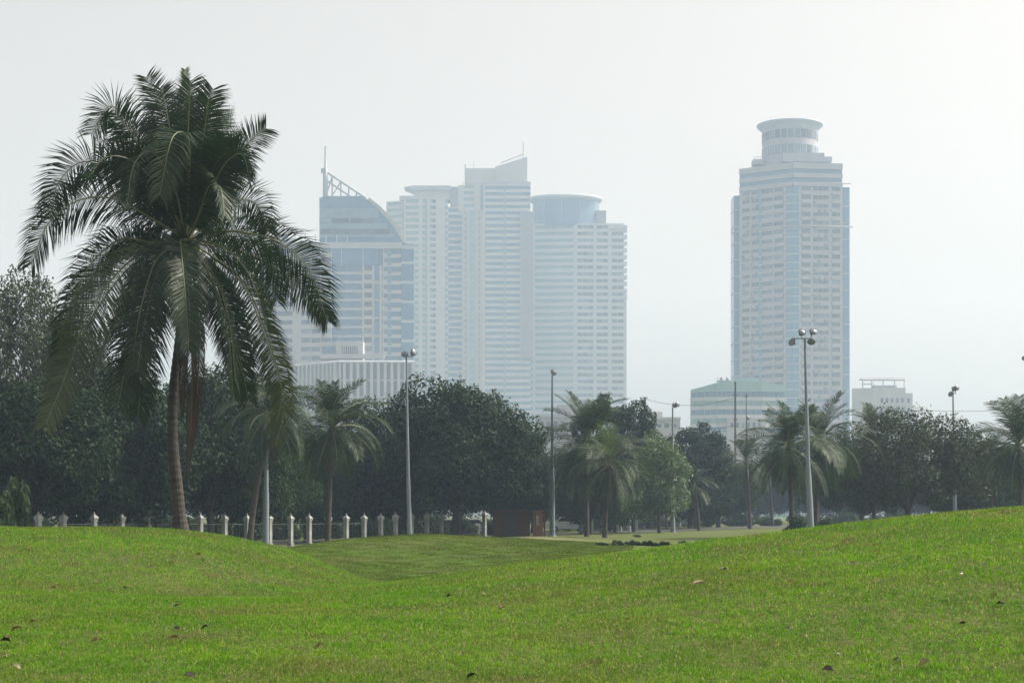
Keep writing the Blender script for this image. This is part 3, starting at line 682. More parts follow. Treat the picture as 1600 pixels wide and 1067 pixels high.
# rows further back that close the view below the crowns
G2 = 'hazy trees in the second row'
k = 0
names = ['behind the left edge trees', 'behind the tall coconut palm', 'right of the tall coconut palm', 'behind the left light mast', 'behind the short left palms', 'left of the big round tree', 'behind the big round tree', 'behind the red hut', 'behind the middle palms', 'behind the fresh green tree']
for i, (px, top, Y, wpx) in enumerate([(40,640,165,330),(150,650,160,280),(270,640,168,260),(400,668,165,250),(500,690,160,230),(600,680,170,230),(720,690,165,240),(835,705,180,200),(930,730,195,180),(1010,735,210,160)]):
    tree(['dense_a', 'dense_b', 'dense_c'][i % 3], px, top, Y, wpx, 'dark hazy tree in the second row '+names[i], group=G2, rz=i*1.3)
G3 = 'blue hazy trees far across the park'
names = ['below the glass office', 'behind the small far palm', 'behind the left side of the right palm pair', 'between the right palm pair and rusty tree', 'behind the trunk of the rusty tree', 'right of the rusty tree trunk', 'near the far right light mast', 'beside the right edge palm', 'at the right edge', 'behind the middle palm trunks']
for i, (px, top, Y, wpx) in enumerate([(1120,735,300,150),(1180,728,310,160),(1245,720,300,170),(1315,720,290,170),(1385,715,300,190),(1450,715,290,180),(1510,705,300,180),(1570,700,290,180),(1625,700,280,150),(985,745,280,160)]):
    tree(['dense_b', 'dense_c', 'dense_a'][i % 3], px, top, Y, wpx, 'blue hazy tree in the distance '+names[i], group=G3, rz=i*1.7)

# shrubs: leafy mounds without a real trunk
def make_shrub(seed, m, n=3500, size=.16, R=1.0, Hh=1.0):
    rng = np.random.default_rng(seed); P = []; O = []
    mb = MB()
    for k in range(14):
        a = rng.uniform(0, 2*PI); r = rng.uniform(0, .8)*R; z = Hh*rng.uniform(.3, .8)*(1-.4*r/R)
        cc = np.array([math.cos(a)*r, math.sin(a)*r, z]); q = rng.normal(size=(n//14, 3)); q /= np.linalg.norm(q, axis=1)[:, None]
        P.append(cc+q*rng.uniform(.5, 1, (n//14, 1))*.34*R); O.append(q); mb.tube([(0, 0, -.1), cc*.6+np.array([0, 0, .05]), cc], [.035, .02, .01], 5, cap=False)
    P = np.concatenate(P); O = np.concatenate(O); k = P[:, 2] > .02
    return np_mesh('foliage', leaf_quads(P[k], size, rng, O[k], .6), 4, m), mb.mesh('stem', 'bark')
S = {'dark': make_shrub(1, 'leaf_dark'), 'mid': make_shrub(2, 'leaf_mid'), 'fresh': make_shrub(3, 'leaf_fresh'), 'grey': make_shrub(4, 'leaf_grey', 2600, .2)}
def shrub(kind, px, top, Y, wpx, label, group=None, rz=0, name='shrub'):
    x = xx(px, Y); z = h1(x, Y); f_, s_ = S[kind]; t = thing(name, label, 'shrub', (x, Y, z), rz, group)
    sx = wpx/2/F*Y/1.1; t.scale = (sx, sx, max(.2, (zz(top, Y)-z))/1.05); link('foliage', f_, t); link('stem', s_, t); return t
shrub('dark', 1243, 806, 106, 46, 'dark round bush left of the tall four lamp mast')
shrub('mid', 1290, 806, 112, 44, 'paler spreading bush right of the tall four lamp mast')
shrub('grey', 24, 748, 78, 76, 'glossy leaved shrub standing tall at the left edge')
shrub('grey', 5, 770, 74, 70, 'lower glossy shrub cut by the left edge', rz=2)
shrub('fresh', 602, 806, 122, 34, 'light leafy shrub between white pillars left of the second light mast')
shrub('mid', 1068, 843, 88, 18, 'small sprout shrub at the right end of the low hedge', rz=1)
shrub('mid', 940, 851, 88, 26, 'small loose shrub at the left end of the low hedge', rz=2)
shrub('mid', 995, 838, 128, 16, 'tiny dark shrub on the far fairway behind the hedge', rz=2)
GS = 'low undergrowth shrubs behind the fence'
ul = []
for i, px in enumerate(list(range(20, 760, 46))+list(range(880, 1120, 40))):
    Y = 128+((i*37) % 17)+(80 if px > 860 else max(0, px-500)*.06)
    lb = (ordn[16-i]+' dark shrub in the shade left of the red hut behind the fence') if i < 17 else (ordn[i-17]+' dark shrub in the shade right of the red hut behind the fence')
    shrub(['dark', 'mid', 'dark'][i % 3], px+((i*13) % 11), 812-(i*7 % 9), Y, 66, lb, group=GS, rz=i)
for i, px in enumerate(range(1105, 1620, 42)):
    shrub(['mid', 'dark', 'mid'][i % 3], px+((i*17) % 13), 806-(i*5 % 9), 215+((i*29) % 25), 60, ordn[i]+' hazy low shrub under the far trees counted rightward from the glass office', group='low shrubs under the right hand trees', rz=i)

# low hedge on the fairway edge
def hedge():
    rng = np.random.default_rng(5); n = 9000
    t = rng.uniform(0, 1, n); px = 958+t*90; Y = 90+2*np.sin(t*4); x = (px-CX)/F*Y
    hgt = .17+.05*np.sin(t*23)+.04*np.sin(t*61)
    y = Y+rng.uniform(-.45, .45, n); z = H(x, y)+rng.uniform(-.3, 1, n)*hgt
    P = np.stack([x, y, z], 1); me = np_mesh('hedge', leaf_quads(P, .13, rng, None), 4, 'leaf_mid')
    o = link('hedge', me); tag(o, 'low dark hedge strip crossing the fairway behind the front slope', 'hedge')
hedge()

# ------------------------------------------------------------------ palms
def frond_verts(C, n_pairs, Lmax, w0, droop=.5, roll=0.0, sweep=.75, up=.25, rng=None, start=.14, hang=0.0, twist=0.0):
    """C: (M,3) rib points. returns (leaf verts, leaf faces) with two-segment leaflets"""
    C = np.asarray(C, float); M = len(C)
    seg = np.linalg.norm(np.diff(C, axis=0), axis=1); s = np.concatenate([[0], np.cumsum(seg)]); s /= s[-1]
    Tn = np.gradient(C, axis=0); Tn /= np.linalg.norm(Tn, axis=1)[:, None]
    hd = C[-1]-C[0]; hd[2] = 0
    if np.linalg.norm(hd) < .2: hd = np.array([0, -1.0, 0])
    hd /= np.linalg.norm(hd); side0 = np.cross(hd, [0, 0, 1.0])
    V = []; Fc = []
    for i in range(n_pairs):
        t = start+(1-start)*(i+.5)/n_pairs
        p = np.array([np.interp(t, s, C[:, k]) for k in range(3)]); tn = np.array([np.interp(t, s, Tn[:, k]) for k in range(3)]); tn /= np.linalg.norm(tn)
        sd_ = side0-tn*np.dot(side0, tn); sd_ /= np.linalg.norm(sd_); nu = np.cross(sd_, tn)
        if nu[2] < 0 and abs(tn[2]) < .9: nu = -nu
        r_ = (roll+(.95 if roll >= 0 else -.95)*abs(side0[1])*hang) if hang else roll+twist*t; sd2 = sd_*math.cos(r_)+nu*math.sin(r_); nu2 = -sd_*math.sin(r_)+nu*math.cos(r_)
        L0 = Lmax*(min(1, .35+(t-start)/.22*.65))*(1-.52*max(0, (t-.55)/.45)**1.5)
        for sg in (-1, 1):
            L = L0*rng.uniform(.82, 1.08); jj = rng.normal(size=3)*.08
            sw = sweep*(.55+.5*t+1.6*max(0, t-.75)*4*.5)
            d = sd2*sg*1.0+tn*sw+nu2*(up)+jj; d /= np.linalg.norm(d)
            a = p; b = p+d*L*.5+np.array([0, 0, -droop*.10*L]); d2 = d*(1-droop*.35)+np.array([0, 0, -droop*rng.uniform(.75, 1.25)]); d2 /= np.linalg.norm(d2)
            c = b+d2*L*.5
            wv = np.cross(d, nu2 if abs(np.dot(d, nu2)) < .9 else sd2); wv = wv/np.linalg.norm(wv)*.8+np.array([0, 0, .35])*rng.uniform(-1, 1); wv *= w0*.5
            o = len(V); V += [a+wv*.5, a-wv*.5, b+wv, b-wv, c]; Fc += [(o, o+1, o+3, o+2), (o+2, o+3, o+4, o+4)]
    return V, Fc
def frond_mesh(name, C, n_pairs, Lmax, w0, m, rib_r=.03, rng=None, **k):
    V, Fc = frond_verts(C, n_pairs, Lmax, w0, rng=rng, **k)
    mb = MB(); mb.add(V, [f if f[2] != f[3] else f[:3] for f in Fc])
    nleaf = len(mb.f)
    M = len(C); mb.tube([Vector(c) for c in C], list(np.linspace(rib_r*1.6, rib_r*.25, M)), 5)
    me = mb.mesh(name, m); me.materials.append(MATS['palm_rib' if m != 'palm_dead' else 'palm_dead'])
    mi = np.zeros(len(me.polygons), np.int32); mi[nleaf:] = 1; me.polygons.foreach_set('material_index', mi); me.update(); return me
def crv(pts, n=22):
    """Catmull-Rom through pts"""
    P = [np.array(p, float) for p in pts]; P = [2*P[0]-P[1]]+P+[2*P[-1]-P[-2]]; out = []; segs = len(P)-3
    for i in range(n):
        u = i/(n-1)*segs; j = min(int(u), segs-1); t = u-j; a, b, c, d = P[j:j+4]
        out.append(.5*((2*b)+(-a+c)*t+(2*a-5*b+4*c-d)*t*t+(-a+3*b-3*c+d)*t**3))
    return np.array(out)

def hero_palm():
    Y = 50; base = at(281, 832, Y); base.z = h1(base.x, Y)-.1
    t = thing('coconut_palm', 'tall coconut palm with full drooping crown on the left grassy mound', 'palm tree', base)
    L = lambda px, py, dy=0: np.array(at(px, py, Y+dy)-base)-np.array([0, dy*0, 0])
    def Lq(px, py, dy):   # offset in metres at the palm's own scale, depth added afterwards
        p = np.array(at(px, py, Y)-base); p[1] += dy; return p
    # trunk with ring scars
    tp = crv([Lq(283, 838, 0), Lq(277, 770, 0), Lq(270, 690, 0), Lq(272, 610, 0), Lq(281, 530, 0), Lq(289, 450, 0), Lq(293, 392, 0)], 90)
    rad = []
    for i in range(90):
        u = i/89; r = .20-.03*min(1, u*3)-.045*u; r += .006*(1 if i % 2 else -1); rad.append(r+(.06*(1-u*12) if u < .08 else 0)+(.05*max(0, (u-.9)/.1)))
    MB().tube([Vector(p) for p in tp], rad, 14, smooth=False).build('trunk', 'palm_bark', t)
    rng = np.random.default_rng(3)
    c = (293, 376)
    # (points after the crown centre: px, py, depth), roll, leaflet length, droop, material
    fr = [
     ([(280,270,-.3),(270,200,-.6),(262,150,-.8)], -.2, .8, .3, 'palm_leaf'),
     ([(297,270,-.5),(304,195,-.9),(309,142,-1.1)], .2, .8, .3, 'palm_leaf'),
     ([(310,280,-.4),(328,215,-.9),(338,172,-1.3)], .3, .85, .35, 'palm_leaf'),
     ([(265,280,.5),(238,210,1.0),(220,165,1.3)], -.3, .85, .35, 'palm_leaf'),
     ([(262,300,-.6),(228,235,-1.2),(202,200,-1.8)], -.2, .85, .4, 'palm_leaf'),
     ([(316,300,.5),(345,240,.9),(370,212,1.1)], .2, .85, .4, 'palm_leaf'),
     ([(318,315,-.5),(352,262,-1.1),(384,248,-1.4)], .2, .85, .5, 'palm_leaf'),
     ([(290,280,1.0),(283,205,1.9),(280,155,2.4)], .1, .8, .3, 'palm_leaf'),
     ([(262,330,-.4),(222,285,-.8),(188,262,-1.0)], -.3, .85, .5, 'palm_leaf'),
     ([(266,260,.2),(246,172,.3),(226,118,.2)], -.5, .82, .25, 'palm_leaf'),
     ([(281,250,.8),(268,175,1.4),(256,122,1.9)], .4, .75, .25, 'palm_leaf'),
     ([(295,250,-.1),(292,170,-.2),(291,112,-.2)], .2, .30, .1, 'palm_young'),
     ([(308,250,.1),(320,180,.2),(332,138,.1)], .5, .85, .3, 'palm_leaf'),
     ([(300,270,1.2),(312,190,2.0),(318,140,2.8)], -.3, .85, .3, 'palm_leaf'),
     ([(314,270,.2),(334,212,.6),(352,172,1.2)], .2, .8, .35, 'palm_leaf'),
     ([(252,280,-.3),(212,205,-.7),(182,178,-.9),(158,225,-1.2)], -.35, .82, .55, 'palm_leaf'),
     ([(254,292,.8),(215,240,1.5),(176,225,2),(148,262,2.3)], .3, .8, .6, 'palm_leaf'),
     ([(235,318,0),(180,275,-.2),(135,256,-.3),(98,288,-.4),(84,345,-.5)], -.45, .95, .75, 'palm_leaf'),
     ([(240,345,-.6),(190,322,-1.2),(142,330,-1.6),(102,368,-1.9),(80,430,-2.1)], -.2, 1.0, .9, 'palm_leaf'),
     ([(245,372,.9),(200,358,1.6),(150,380,2.2),(128,430,2.6),(112,480,2.8)], .2, .95, .9, 'palm_leaf'),
     ([(250,385,-.6),(205,385,-1.3),(165,430,-1.9),(138,500,-2.3),(125,560,-2.5)], -.15, 1.0, 1.0, 'palm_leaf'),
     ([(262,400,-.9),(222,430,-1.6),(180,495,-2.1),(145,570,-2.4),(122,645,-2.5)], .1, .95, .9, 'palm_yellow'),
     ([(268,410,.4),(228,450,1.0),(190,530,1.3),(165,610,1.5)], 0, .95, 1.1, 'palm_leaf'),
     ([(262,405,.9),(215,420,1.6),(165,475,2),(130,540,2.2)], .1, .95, .9, 'palm_leaf'),
     ([(276,415,-1.2),(250,470,-1.9),(228,560,-2.2),(212,640,-2.2)], .05, .95, 1.0, 'palm_leaf'),
     ([(285,400,-1.3),(272,430,-2.1),(255,520,-2.5),(245,590,-2.6)], .05, .9, 1.0, 'palm_leaf'),
     ([(330,366,-.3),(380,368,-.6),(440,385,-.8),(490,430,-1),(516,505,-1.1)], .3, 1.02, .95, 'palm_leaf'),
     ([(330,380,.6),(375,385,1.2),(425,410,1.6),(470,450,1.9),(500,490,2.1)], .2, .75, .9, 'palm_leaf'),
     ([(325,385,-.9),(370,405,-1.7),(410,450,-2.2),(438,530,-2.5)], .25, 1.0, 1.0, 'palm_leaf'),
     ([(325,395,.8),(368,430,1.5),(398,500,1.9),(425,600,2.1),(412,665,2.1)], .3, .7, .9, 'palm_yellow'),
     ([(318,405,-.6),(350,450,-1.1),(372,520,-1.4),(380,600,-1.5)], .1, .95, .9, 'palm_leaf'),
     ([(312,410,.6),(338,470,1.1),(360,540,1.4),(372,600,1.5)], .1, .8, .9, 'palm_leaf'),
     ([(322,315,.3),(355,255,.5),(385,215,.6),(412,195,.5)], .2, .8, .35, 'palm_leaf'),
     ([(325,325,-.6),(362,270,-1.2),(392,260,-1.6),(405,300,-1.8)], .35, .85, .7, 'palm_leaf'),
     ([(322,340,.8),(358,300,1.5),(385,300,2),(400,340,2.3)], .1, .9, .8, 'palm_leaf'),
     ([(318,350,-1.0),(345,310,-1.9),(368,320,-2.6),(378,365,-3)], .2, .85, .8, 'palm_leaf'),
     ([(303,300,-.8),(312,238,-1.8),(300,250,-2.9),(288,340,-3.5)], .1, .9, 1.0, 'palm_leaf'),
     ([(284,310,-.9),(262,262,-2.0),(245,290,-3),(240,360,-3.5)], -.2, .85, .9, 'palm_leaf'),
     ([(270,320,-.7),(230,272,-1.5),(195,270,-2.2),(172,305,-2.6)], -.3, .9, .8, 'palm_leaf'),
     ([(300,300,1.0),(305,235,2.4),(300,260,3.6),(295,330,4.2)], 0, .9, .9, 'palm_leaf'),
     ([(298,390,-1.3),(305,400,-2.2),(318,470,-2.9),(325,545,-3)], .1, .85, 1.0, 'palm_leaf'),
     ([(265,350,1.2),(232,330,2.2),(200,350,3),(180,400,3.3)], .1, .9, .9, 'palm_leaf'),
     ([(330,355,1.2),(360,345,2.1),(395,385,2.8),(410,450,3)], .1, .9, .9, 'palm_leaf'),
    ]
    for pts, roll, LL, dr, mm in list(fr[17:]):      # a second, looser layer of older fronds
        if pts[-1][1] < 480 or pts[-1][0] > 430: continue
        ox = rng.uniform(-16, 16); od = rng.uniform(-.7, .7)
        for rep in range(1):
          ox = rng.uniform(-20, 20); od = rng.uniform(-1, 1)
          fr.append(([(p+ox*(k+1)/len(pts), q+rng.uniform(-3, 10)*(k+1)/len(pts)+5*k, d*rng.uniform(.6, 1.1)+od) for k, (p, q, d) in enumerate(pts)], roll*.6, LL*.97, dr*1.1, mm))
    for pts, roll, LL, dr, mm in fr:
        C = crv([Lq(c[0]+rng.uniform(-4, 4), c[1]+rng.uniform(-3, 3), pts[0][2]*.15)]+[Lq(*p) for p in pts], 26)
        o = link('frond', frond_mesh('frond', C, 146, LL*(1.28 if pts[-1][1] < 260 else 1.2), .035 if pts[-1][1] < 300 else .039, mm, .024, rng, droop=dr*.6, roll=roll, start=.13, hang=1.0, sweep=.45 if pts[-1][1] < 300 else .6), t)
        if mm == 'palm_yellow': o['label'] = 'yellowing lower frond'
        if mm == 'palm_young': o['label'] = 'bright green unopened spear frond'
    for pts in ([(300,470,-.25),(304,600,-.35),(297,740,-.3)], [(307,480,.1),(310,560,.1),(300,690,.1)], [(295,500,-.4),(292,580,-.5),(290,650,-.45)]):
        C = crv([Lq(300, 400, -.1)]+[Lq(*p) for p in pts], 22)
        o = link('frond', frond_mesh('frond', C, 110, .48, .034, 'palm_dead', .035, rng, droop=1.9, roll=0, sweep=1.6), t); o['label'] = 'dead brown frond hanging beside the trunk'
    for k in range(15):
        a = rng.uniform(0, 2*PI); p = Lq(297+20*math.cos(a), 402+rng.uniform(-5, 16), .32*math.sin(a))
        MB().lathe([(.01, -.15), (.08, -.12), (.115, -.02), (.10, .08), (.05, .14), (.01, .15)], 10, p).build('coconut', 'coconut', t)
    for k in range(16):   # woody flower sheaths standing round the growing point
        a = rng.uniform(0, 2*PI); b = Lq(296, 392, 0); e = b+np.array([math.cos(a)*.55, math.sin(a)*.45, .35+rng.uniform(0, .35)])
        MB().tube([b, (b+e)/2+np.array([0, 0, -.03]), e], [.045, .075, .012], 6).build('flower_sheath', 'palm_yellow', t)
    return t
hero_palm()

def std_fronds(m, seed, npair=74):
    """a set of fronds from upright to hanging, rib in the x-z plane"""
    rng = np.random.default_rng(seed); out = []
    for e, bend, Ln in ((80, 50, 3.4), (66, 75, 3.9), (48, 95, 4.3), (28, 100, 4.5), (5, 85, 4.3), (-25, 60, 4.0), (-50, 35, 3.7)):
        C = [np.zeros(3)]; n = 18
        for i in range(n):
            u = i/n; a = math.radians(e-bend*u**1.15); C.append(C[-1]+np.array([math.cos(a), .02*math.sin(3*u), math.sin(a)])*Ln/n)
        out.append(frond_mesh('frond', np.array(C), npair, 1.05, .047, m, .028, rng, droop=.25+.5*(80-e)/130, roll=rng.uniform(-.5, .5), sweep=.6))
    return out
FR = {'far': std_fronds('palm_far', 21), 'far2': std_fronds('palm_far', 22), 'young': std_fronds('palm_young', 23, 34), 'dead': std_fronds('palm_dead', 24, 24)}
TRK = {}
def palm(px, cy_, Y, base_px, rpx, label, seed=0, n=40, young=0, dead=3, tr=.17, group='smaller coconut palms along the park'):
    """crown centre at (px, cy_), fronds reaching about rpx pixels"""
    rnd = random.Random(seed); x = xx(base_px, Y); z = h1(x, Y)-.1
    t = thing('coconut_palm', label, 'palm tree', (x, Y, z), 0, group)
    c = at(px, cy_, Y)-Vector((x, Y, z)); pts = [Vector((c.x*(u**1.6), .15*math.sin(u*3), c.z*u)) for u in np.linspace(0, 1, 26)]
    MB().tube(pts, [tr*(1.35 if i == 0 else 1.05-.3*i/25)+(.008 if i % 2 else -.008)+(.05 if i > 23 else 0) for i in range(26)], 10, smooth=False).build('trunk', 'palm_bark', t)
    s = rpx*1.12/F*Y/4.1
    for k in range(n):
        lv = k/n; b = min(6, int(lv*7)); ang = k*2.39996+rnd.uniform(-.2, .2)+seed
        if k >= young and rnd.random() < .16: continue
        b = max(0, min(6, b+rnd.choice((-1, 0, 0, 0, 1))))
        fam = 'young' if k < young else ('far' if k % 2 else 'far2')
        sc = s*rnd.uniform(.78, 1.12)
        o = link('frond', FR[fam][b], t, pts[-1]+Vector((0, 0, .05+.1*(1-lv))), (rnd.uniform(-.22, .22), rnd.uniform(-.2, .2), ang), (sc,)*3)
        if fam == 'young': o['label'] = 'bright young frond'
    for k in range(dead):
        o = link('frond', FR['dead'][6], t, pts[-1], (0, .45, rnd.uniform(0, 6.28)), (s*.75,)*3); o['label'] = 'dead brown frond'
    return t
palm(424, 652, 96, 390, 82, 'short palm with shaggy brown skirt beside the left light mast', 1, dead=8)
palm(518, 672, 100, 512, 92, 'slender palm with long drooping fronds left of the second light mast', 2)
palm(915, 690, 128, 917, 84, 'taller palm of the middle pair right of the red hut', 3)
palm(952, 728, 122, 945, 72, 'shorter bright hearted palm of the middle pair', 4, young=8)
palm(1165, 722, 185, 1172, 50, 'small far palm below the curved glass office', 5, n=24)
palm(1232, 700, 118, 1238, 84, 'left palm of the pair beside the four lamp mast', 6)
palm(1282, 694, 124, 1275, 84, 'right palm of the pair behind the four lamp mast', 7)
palm(1362, 672, 150, 1366, 48, 'small palm peeking above the rusty tree from behind', 8, n=24)
palm(1592, 700, 118, 1596, 88, 'rightmost palm, large crown beside the rusty tree', 9)
palm(1548, 722, 140, 1550, 60, 'darker palm tucked left of the right edge palm', 10, n=26)
palm(1085, 760, 175, 1092, 40, 'very small palm low under the dark trees near the glass office', 11, n=20)
palm(1200, 738, 210, 1207, 38, 'slim far palm between the small far palm and the palm pair', 12, n=20)

# ------------------------------------------------------------------ fence pillars and railings
def pillar_mesh_parts():
    sh = MB(); sh.box(-.17, .17, -.17, .17, .22, 1.5)
    bs = MB(); bs.box(-.24, .24, -.24, .24, -.6, .16); bs.box(-.21, .21, -.21, .21, .16, .2195)
    cp = MB(); cp.box(-.19, .19, -.19, .19, 1.5, 1.56); cp.box(-.22, .22, -.22, .22, 1.56, 1.66)
    cp.prism([(-.26,-.26),(.26,-.26),(.26,.26),(-.26,.26)], 1.66, 1.72)
    cp.add([(-.26,-.26,1.721),(.26,-.26,1.721),(.26,.26,1.721),(-.26,.26,1.721),(-.05,-.05,1.90),(.05,-.05,1.90),(.05,.05,1.90),(-.05,.05,1.90)], [(0,1,5,4),(1,2,6,5),(2,3,7,6),(3,0,4,7),(4,5,6,7)])
    cp.lathe([(.05, 1.9), (.075, 1.95), (.05, 2.0), (.01, 2.02)], 8)
    return sh.mesh('shaft', 'white_paint'), bs.mesh('base', 'white_paint'), cp.mesh('cap', 'white_paint')
PM = pillar_mesh_parts()
pl1 = [-22, 18, 60, 99, 147, 190, 232, 271, 313, 351, 386, 421, 454, 483, 513, 541, 569, 595, 618, 643, 667, 690, 713, 757]
pl2 = [907, 924.5, 940, 955, 969, 983, 994, 1006, 1017, 1028, 1041, 1062, 1088, 1124, 1160]
posts = [(p, 1/((2390-p)/(108*1970))) for p in pl1]+[(p, 150+(p-905)*.42) for p in pl2]
landm = {5: 'white fence pillar showing over the crest well left of the coconut trunk', 6: 'white fence pillar standing third to the left of the coconut trunk', 7: 'white fence pillar partly hidden behind the coconut trunk', 8: 'white fence pillar first to the right of the coconut trunk', 11: 'white fence pillar right behind the left light mast', 19: 'white fence pillar behind the second light mast', 23: 'white fence pillar nearest the red hut on its left', 24: 'white fence pillar nearest the red hut on its right'}
PPOS = []
for i, (p, Y) in enumerate(posts):
    x = xx(p, Y); z = h1(x, Y); rzp = math.radians(60) if i < 24 else math.radians(72)
    if i in landm: lb = landm[i]
    elif i < 8: lb = ordn[7-i]+' white fence pillar left of the coconut trunk'
    elif i < 11: lb = ordn[i-8]+' white fence pillar right of the coconut trunk'
    elif i < 19: lb = ordn[i-12]+' white fence pillar right of the left light mast'
    elif i < 24: lb = ordn[i-20]+' white fence pillar right of the second light mast'
    else: lb = ordn[i-24]+' white fence pillar right of the red hut'
    t = thing('fence_pillar', lb, 'pillar', (x, Y, z), rzp, 'white pillars of the park fence'); t['kind'] = 'thing'
    for nme, me in zip(('shaft', 'base', 'cap'), PM): link(nme, me, t, None, None, (.7, .7, 1))
    PPOS.append(Vector((x, Y, z)))
def railing(idx, label):
    t = thing('iron_railing', label, 'railing', PPOS[idx[0]]); o = PPOS[idx[0]]
    bars = MB()
    for a, b in zip(idx[:-1], idx[1:]):
        A, B_ = PPOS[a]-o, PPOS[b]-o; d = B_-A; n = max(3, int(d.length/.3)); u = d.normalized()
        for hh in (.35, 1.35):
            MB().tube([A+u*.19+Vector((0, 0, hh)), B_-u*.19+Vector((0, 0, hh))], .022, 4).build('rail', 'iron', t)
        for k in range(1, n):
            q = A+d*k/n; bars.tube([q+Vector((0, 0, .15)), q+Vector((0, 0, 1.5))], .011, 4, cap=False)
    b = bars.build('bars', 'iron', t); b['kind'] = 'stuff'
railing(list(range(0, 24)), 'dark iron railing between the white pillars left of the red hut')
railing(list(range(24, 39)), 'dark iron railing between the white pillars right of the red hut')

# red hut and gate post at the fence gap
def hut():
    Y = 135; z = h1(xx(800, Y), Y); o = Vector((xx(770, Y), Y, z)); t = thing('red_hut', 'small dark red hut under the trees in the fence gap', 'hut', o)
    W = xx(828, Y)-xx(770, Y)
    MB().box(0, W, 0, 2.4, -.3, 1.95).build('wall', 'red_wall', t)
    MB().box(-.15, W+.15, -.2, 2.6, 1.952, 2.07).build('roof', 'door_dark', t)
    MB().box(.9, 1.75, -.05, .02, 0, 1.7).build('door', 'door_dark', t)
    for k in range(5): MB().box(.05+k*(W-.15)/4, .13+k*(W-.15)/4, -.04, .01, -.2, 1.94).build('batten', 'red_wall', t) if k not in (2,) else None
    t = thing('gate_post', 'orange red painted gate kiosk with a pale upright sign beside the light mast', 'kiosk', (xx(833, 133), 133, z))
    MB().box(0, .72, 0, .8, -.3, 1.9).build('body', 'orange_paint', t); MB().box(-.06, .8, -.06, .86, 1.902, 1.99).build('roof', 'orange_paint', t)
    MB().box(.24, .42, -.04, .02, .85, 1.6).build('sign_panel', 'pale_sign', t); MB().box(.78, .9, .1, .22, -.3, 1.8).build('post', 'red_wall', t)
hut()

# ------------------------------------------------------------------ road and cars behind the fence
def road():
    d = Vector((.49, .87, 0)).normalized(); n = Vector((d.y, -d.x, 0)); c0 = Vector((-1.2, 150, 0)); V = []; Fc = []
    for i in range(61):
        for j in range(5):
            p = c0+d*(i-30)*3.0-n*(3.5-7*j/4); V.append((p.x, p.y, h1(p.x, p.y)+.04))
    for i in range(60):
        for j in range(4): Fc.append((i*5+j, i*5+j+1, (i+1)*5+j+1, (i+1)*5+j))
    mb = MB(); mb.add(V, Fc); o = mb.build('road', 'asphalt'); o['kind'] = 'structure'
road()
def car(x, Y, rz, label):
    t = thing('parked_car', label, 'car', (x, Y, h1(x, Y)+.05), rz, 'white cars beyond the fence')
    prof = [(-2.1,.35),(-2.1,.85),(-1.95,1.0),(-1.2,1.08),(-.7,1.48),(.75,1.5),(1.35,1.05),(2.0,.88),(2.15,.6),(2.15,.35)]
    b = MB(); n = len(prof); b.add([(p[0], -.82, p[1]) for p in prof]+[(p[0], .82, p[1]) for p in prof], [tuple(range(n)), tuple(range(n, 2*n))[::-1]]+[(i, n+i, n+(i+1) % n, (i+1) % n) for i in range(n)]); b.build('body', 'car_white', t)
    for s in (-1, 1):
        g = MB(); g.add([(-1.05, s*.835, 1.08), (-.66, s*.835, 1.42), (.68, s*.835, 1.43), (1.15, s*.835, 1.08)], [(0, 1, 2, 3)]); g.build('side_window', 'car_glass', t)
        for xw in (-1.3, 1.35):
            wl = MB().tube([(xw, s*.66, .32), (xw, s*.86, .32)], .32, 16).build('wheel', 'tyre', t); MB().tube([(xw, s*.85, .32), (xw, s*.875, .32)], .18, 12).build('rim', 'rim', wl)
    for a, z0, c, z1, nm in ((-1.22, 1.1, -.74, 1.46, 'rear_window'), (1.30, 1.1, .80, 1.47, 'windscreen')):
        g = MB(); o = .012*(1 if a > 0 else -1); g.add([(a+o, -.7, z0), (a+o, .7, z0), (c+o, .62, z1), (c+o, -.62, z1)], [(0, 1, 2, 3)]); g.build(nm, 'car_glass', t)
    for s in (-.62, .62): MB().box(2.12, 2.17, s-.14, s+.14, .62, .74).build('headlight', 'lamp_glass', t)
car(xx(733, 158), 158, .15, 'white car glimpsed between pillars right of the big tree trunk'); car(xx(700, 156), 156, .1, 'white car half hidden by the pillars left of the big tree trunk'); car(xx(886, 172), 172, .1, 'white car in the shade right of the red hut')

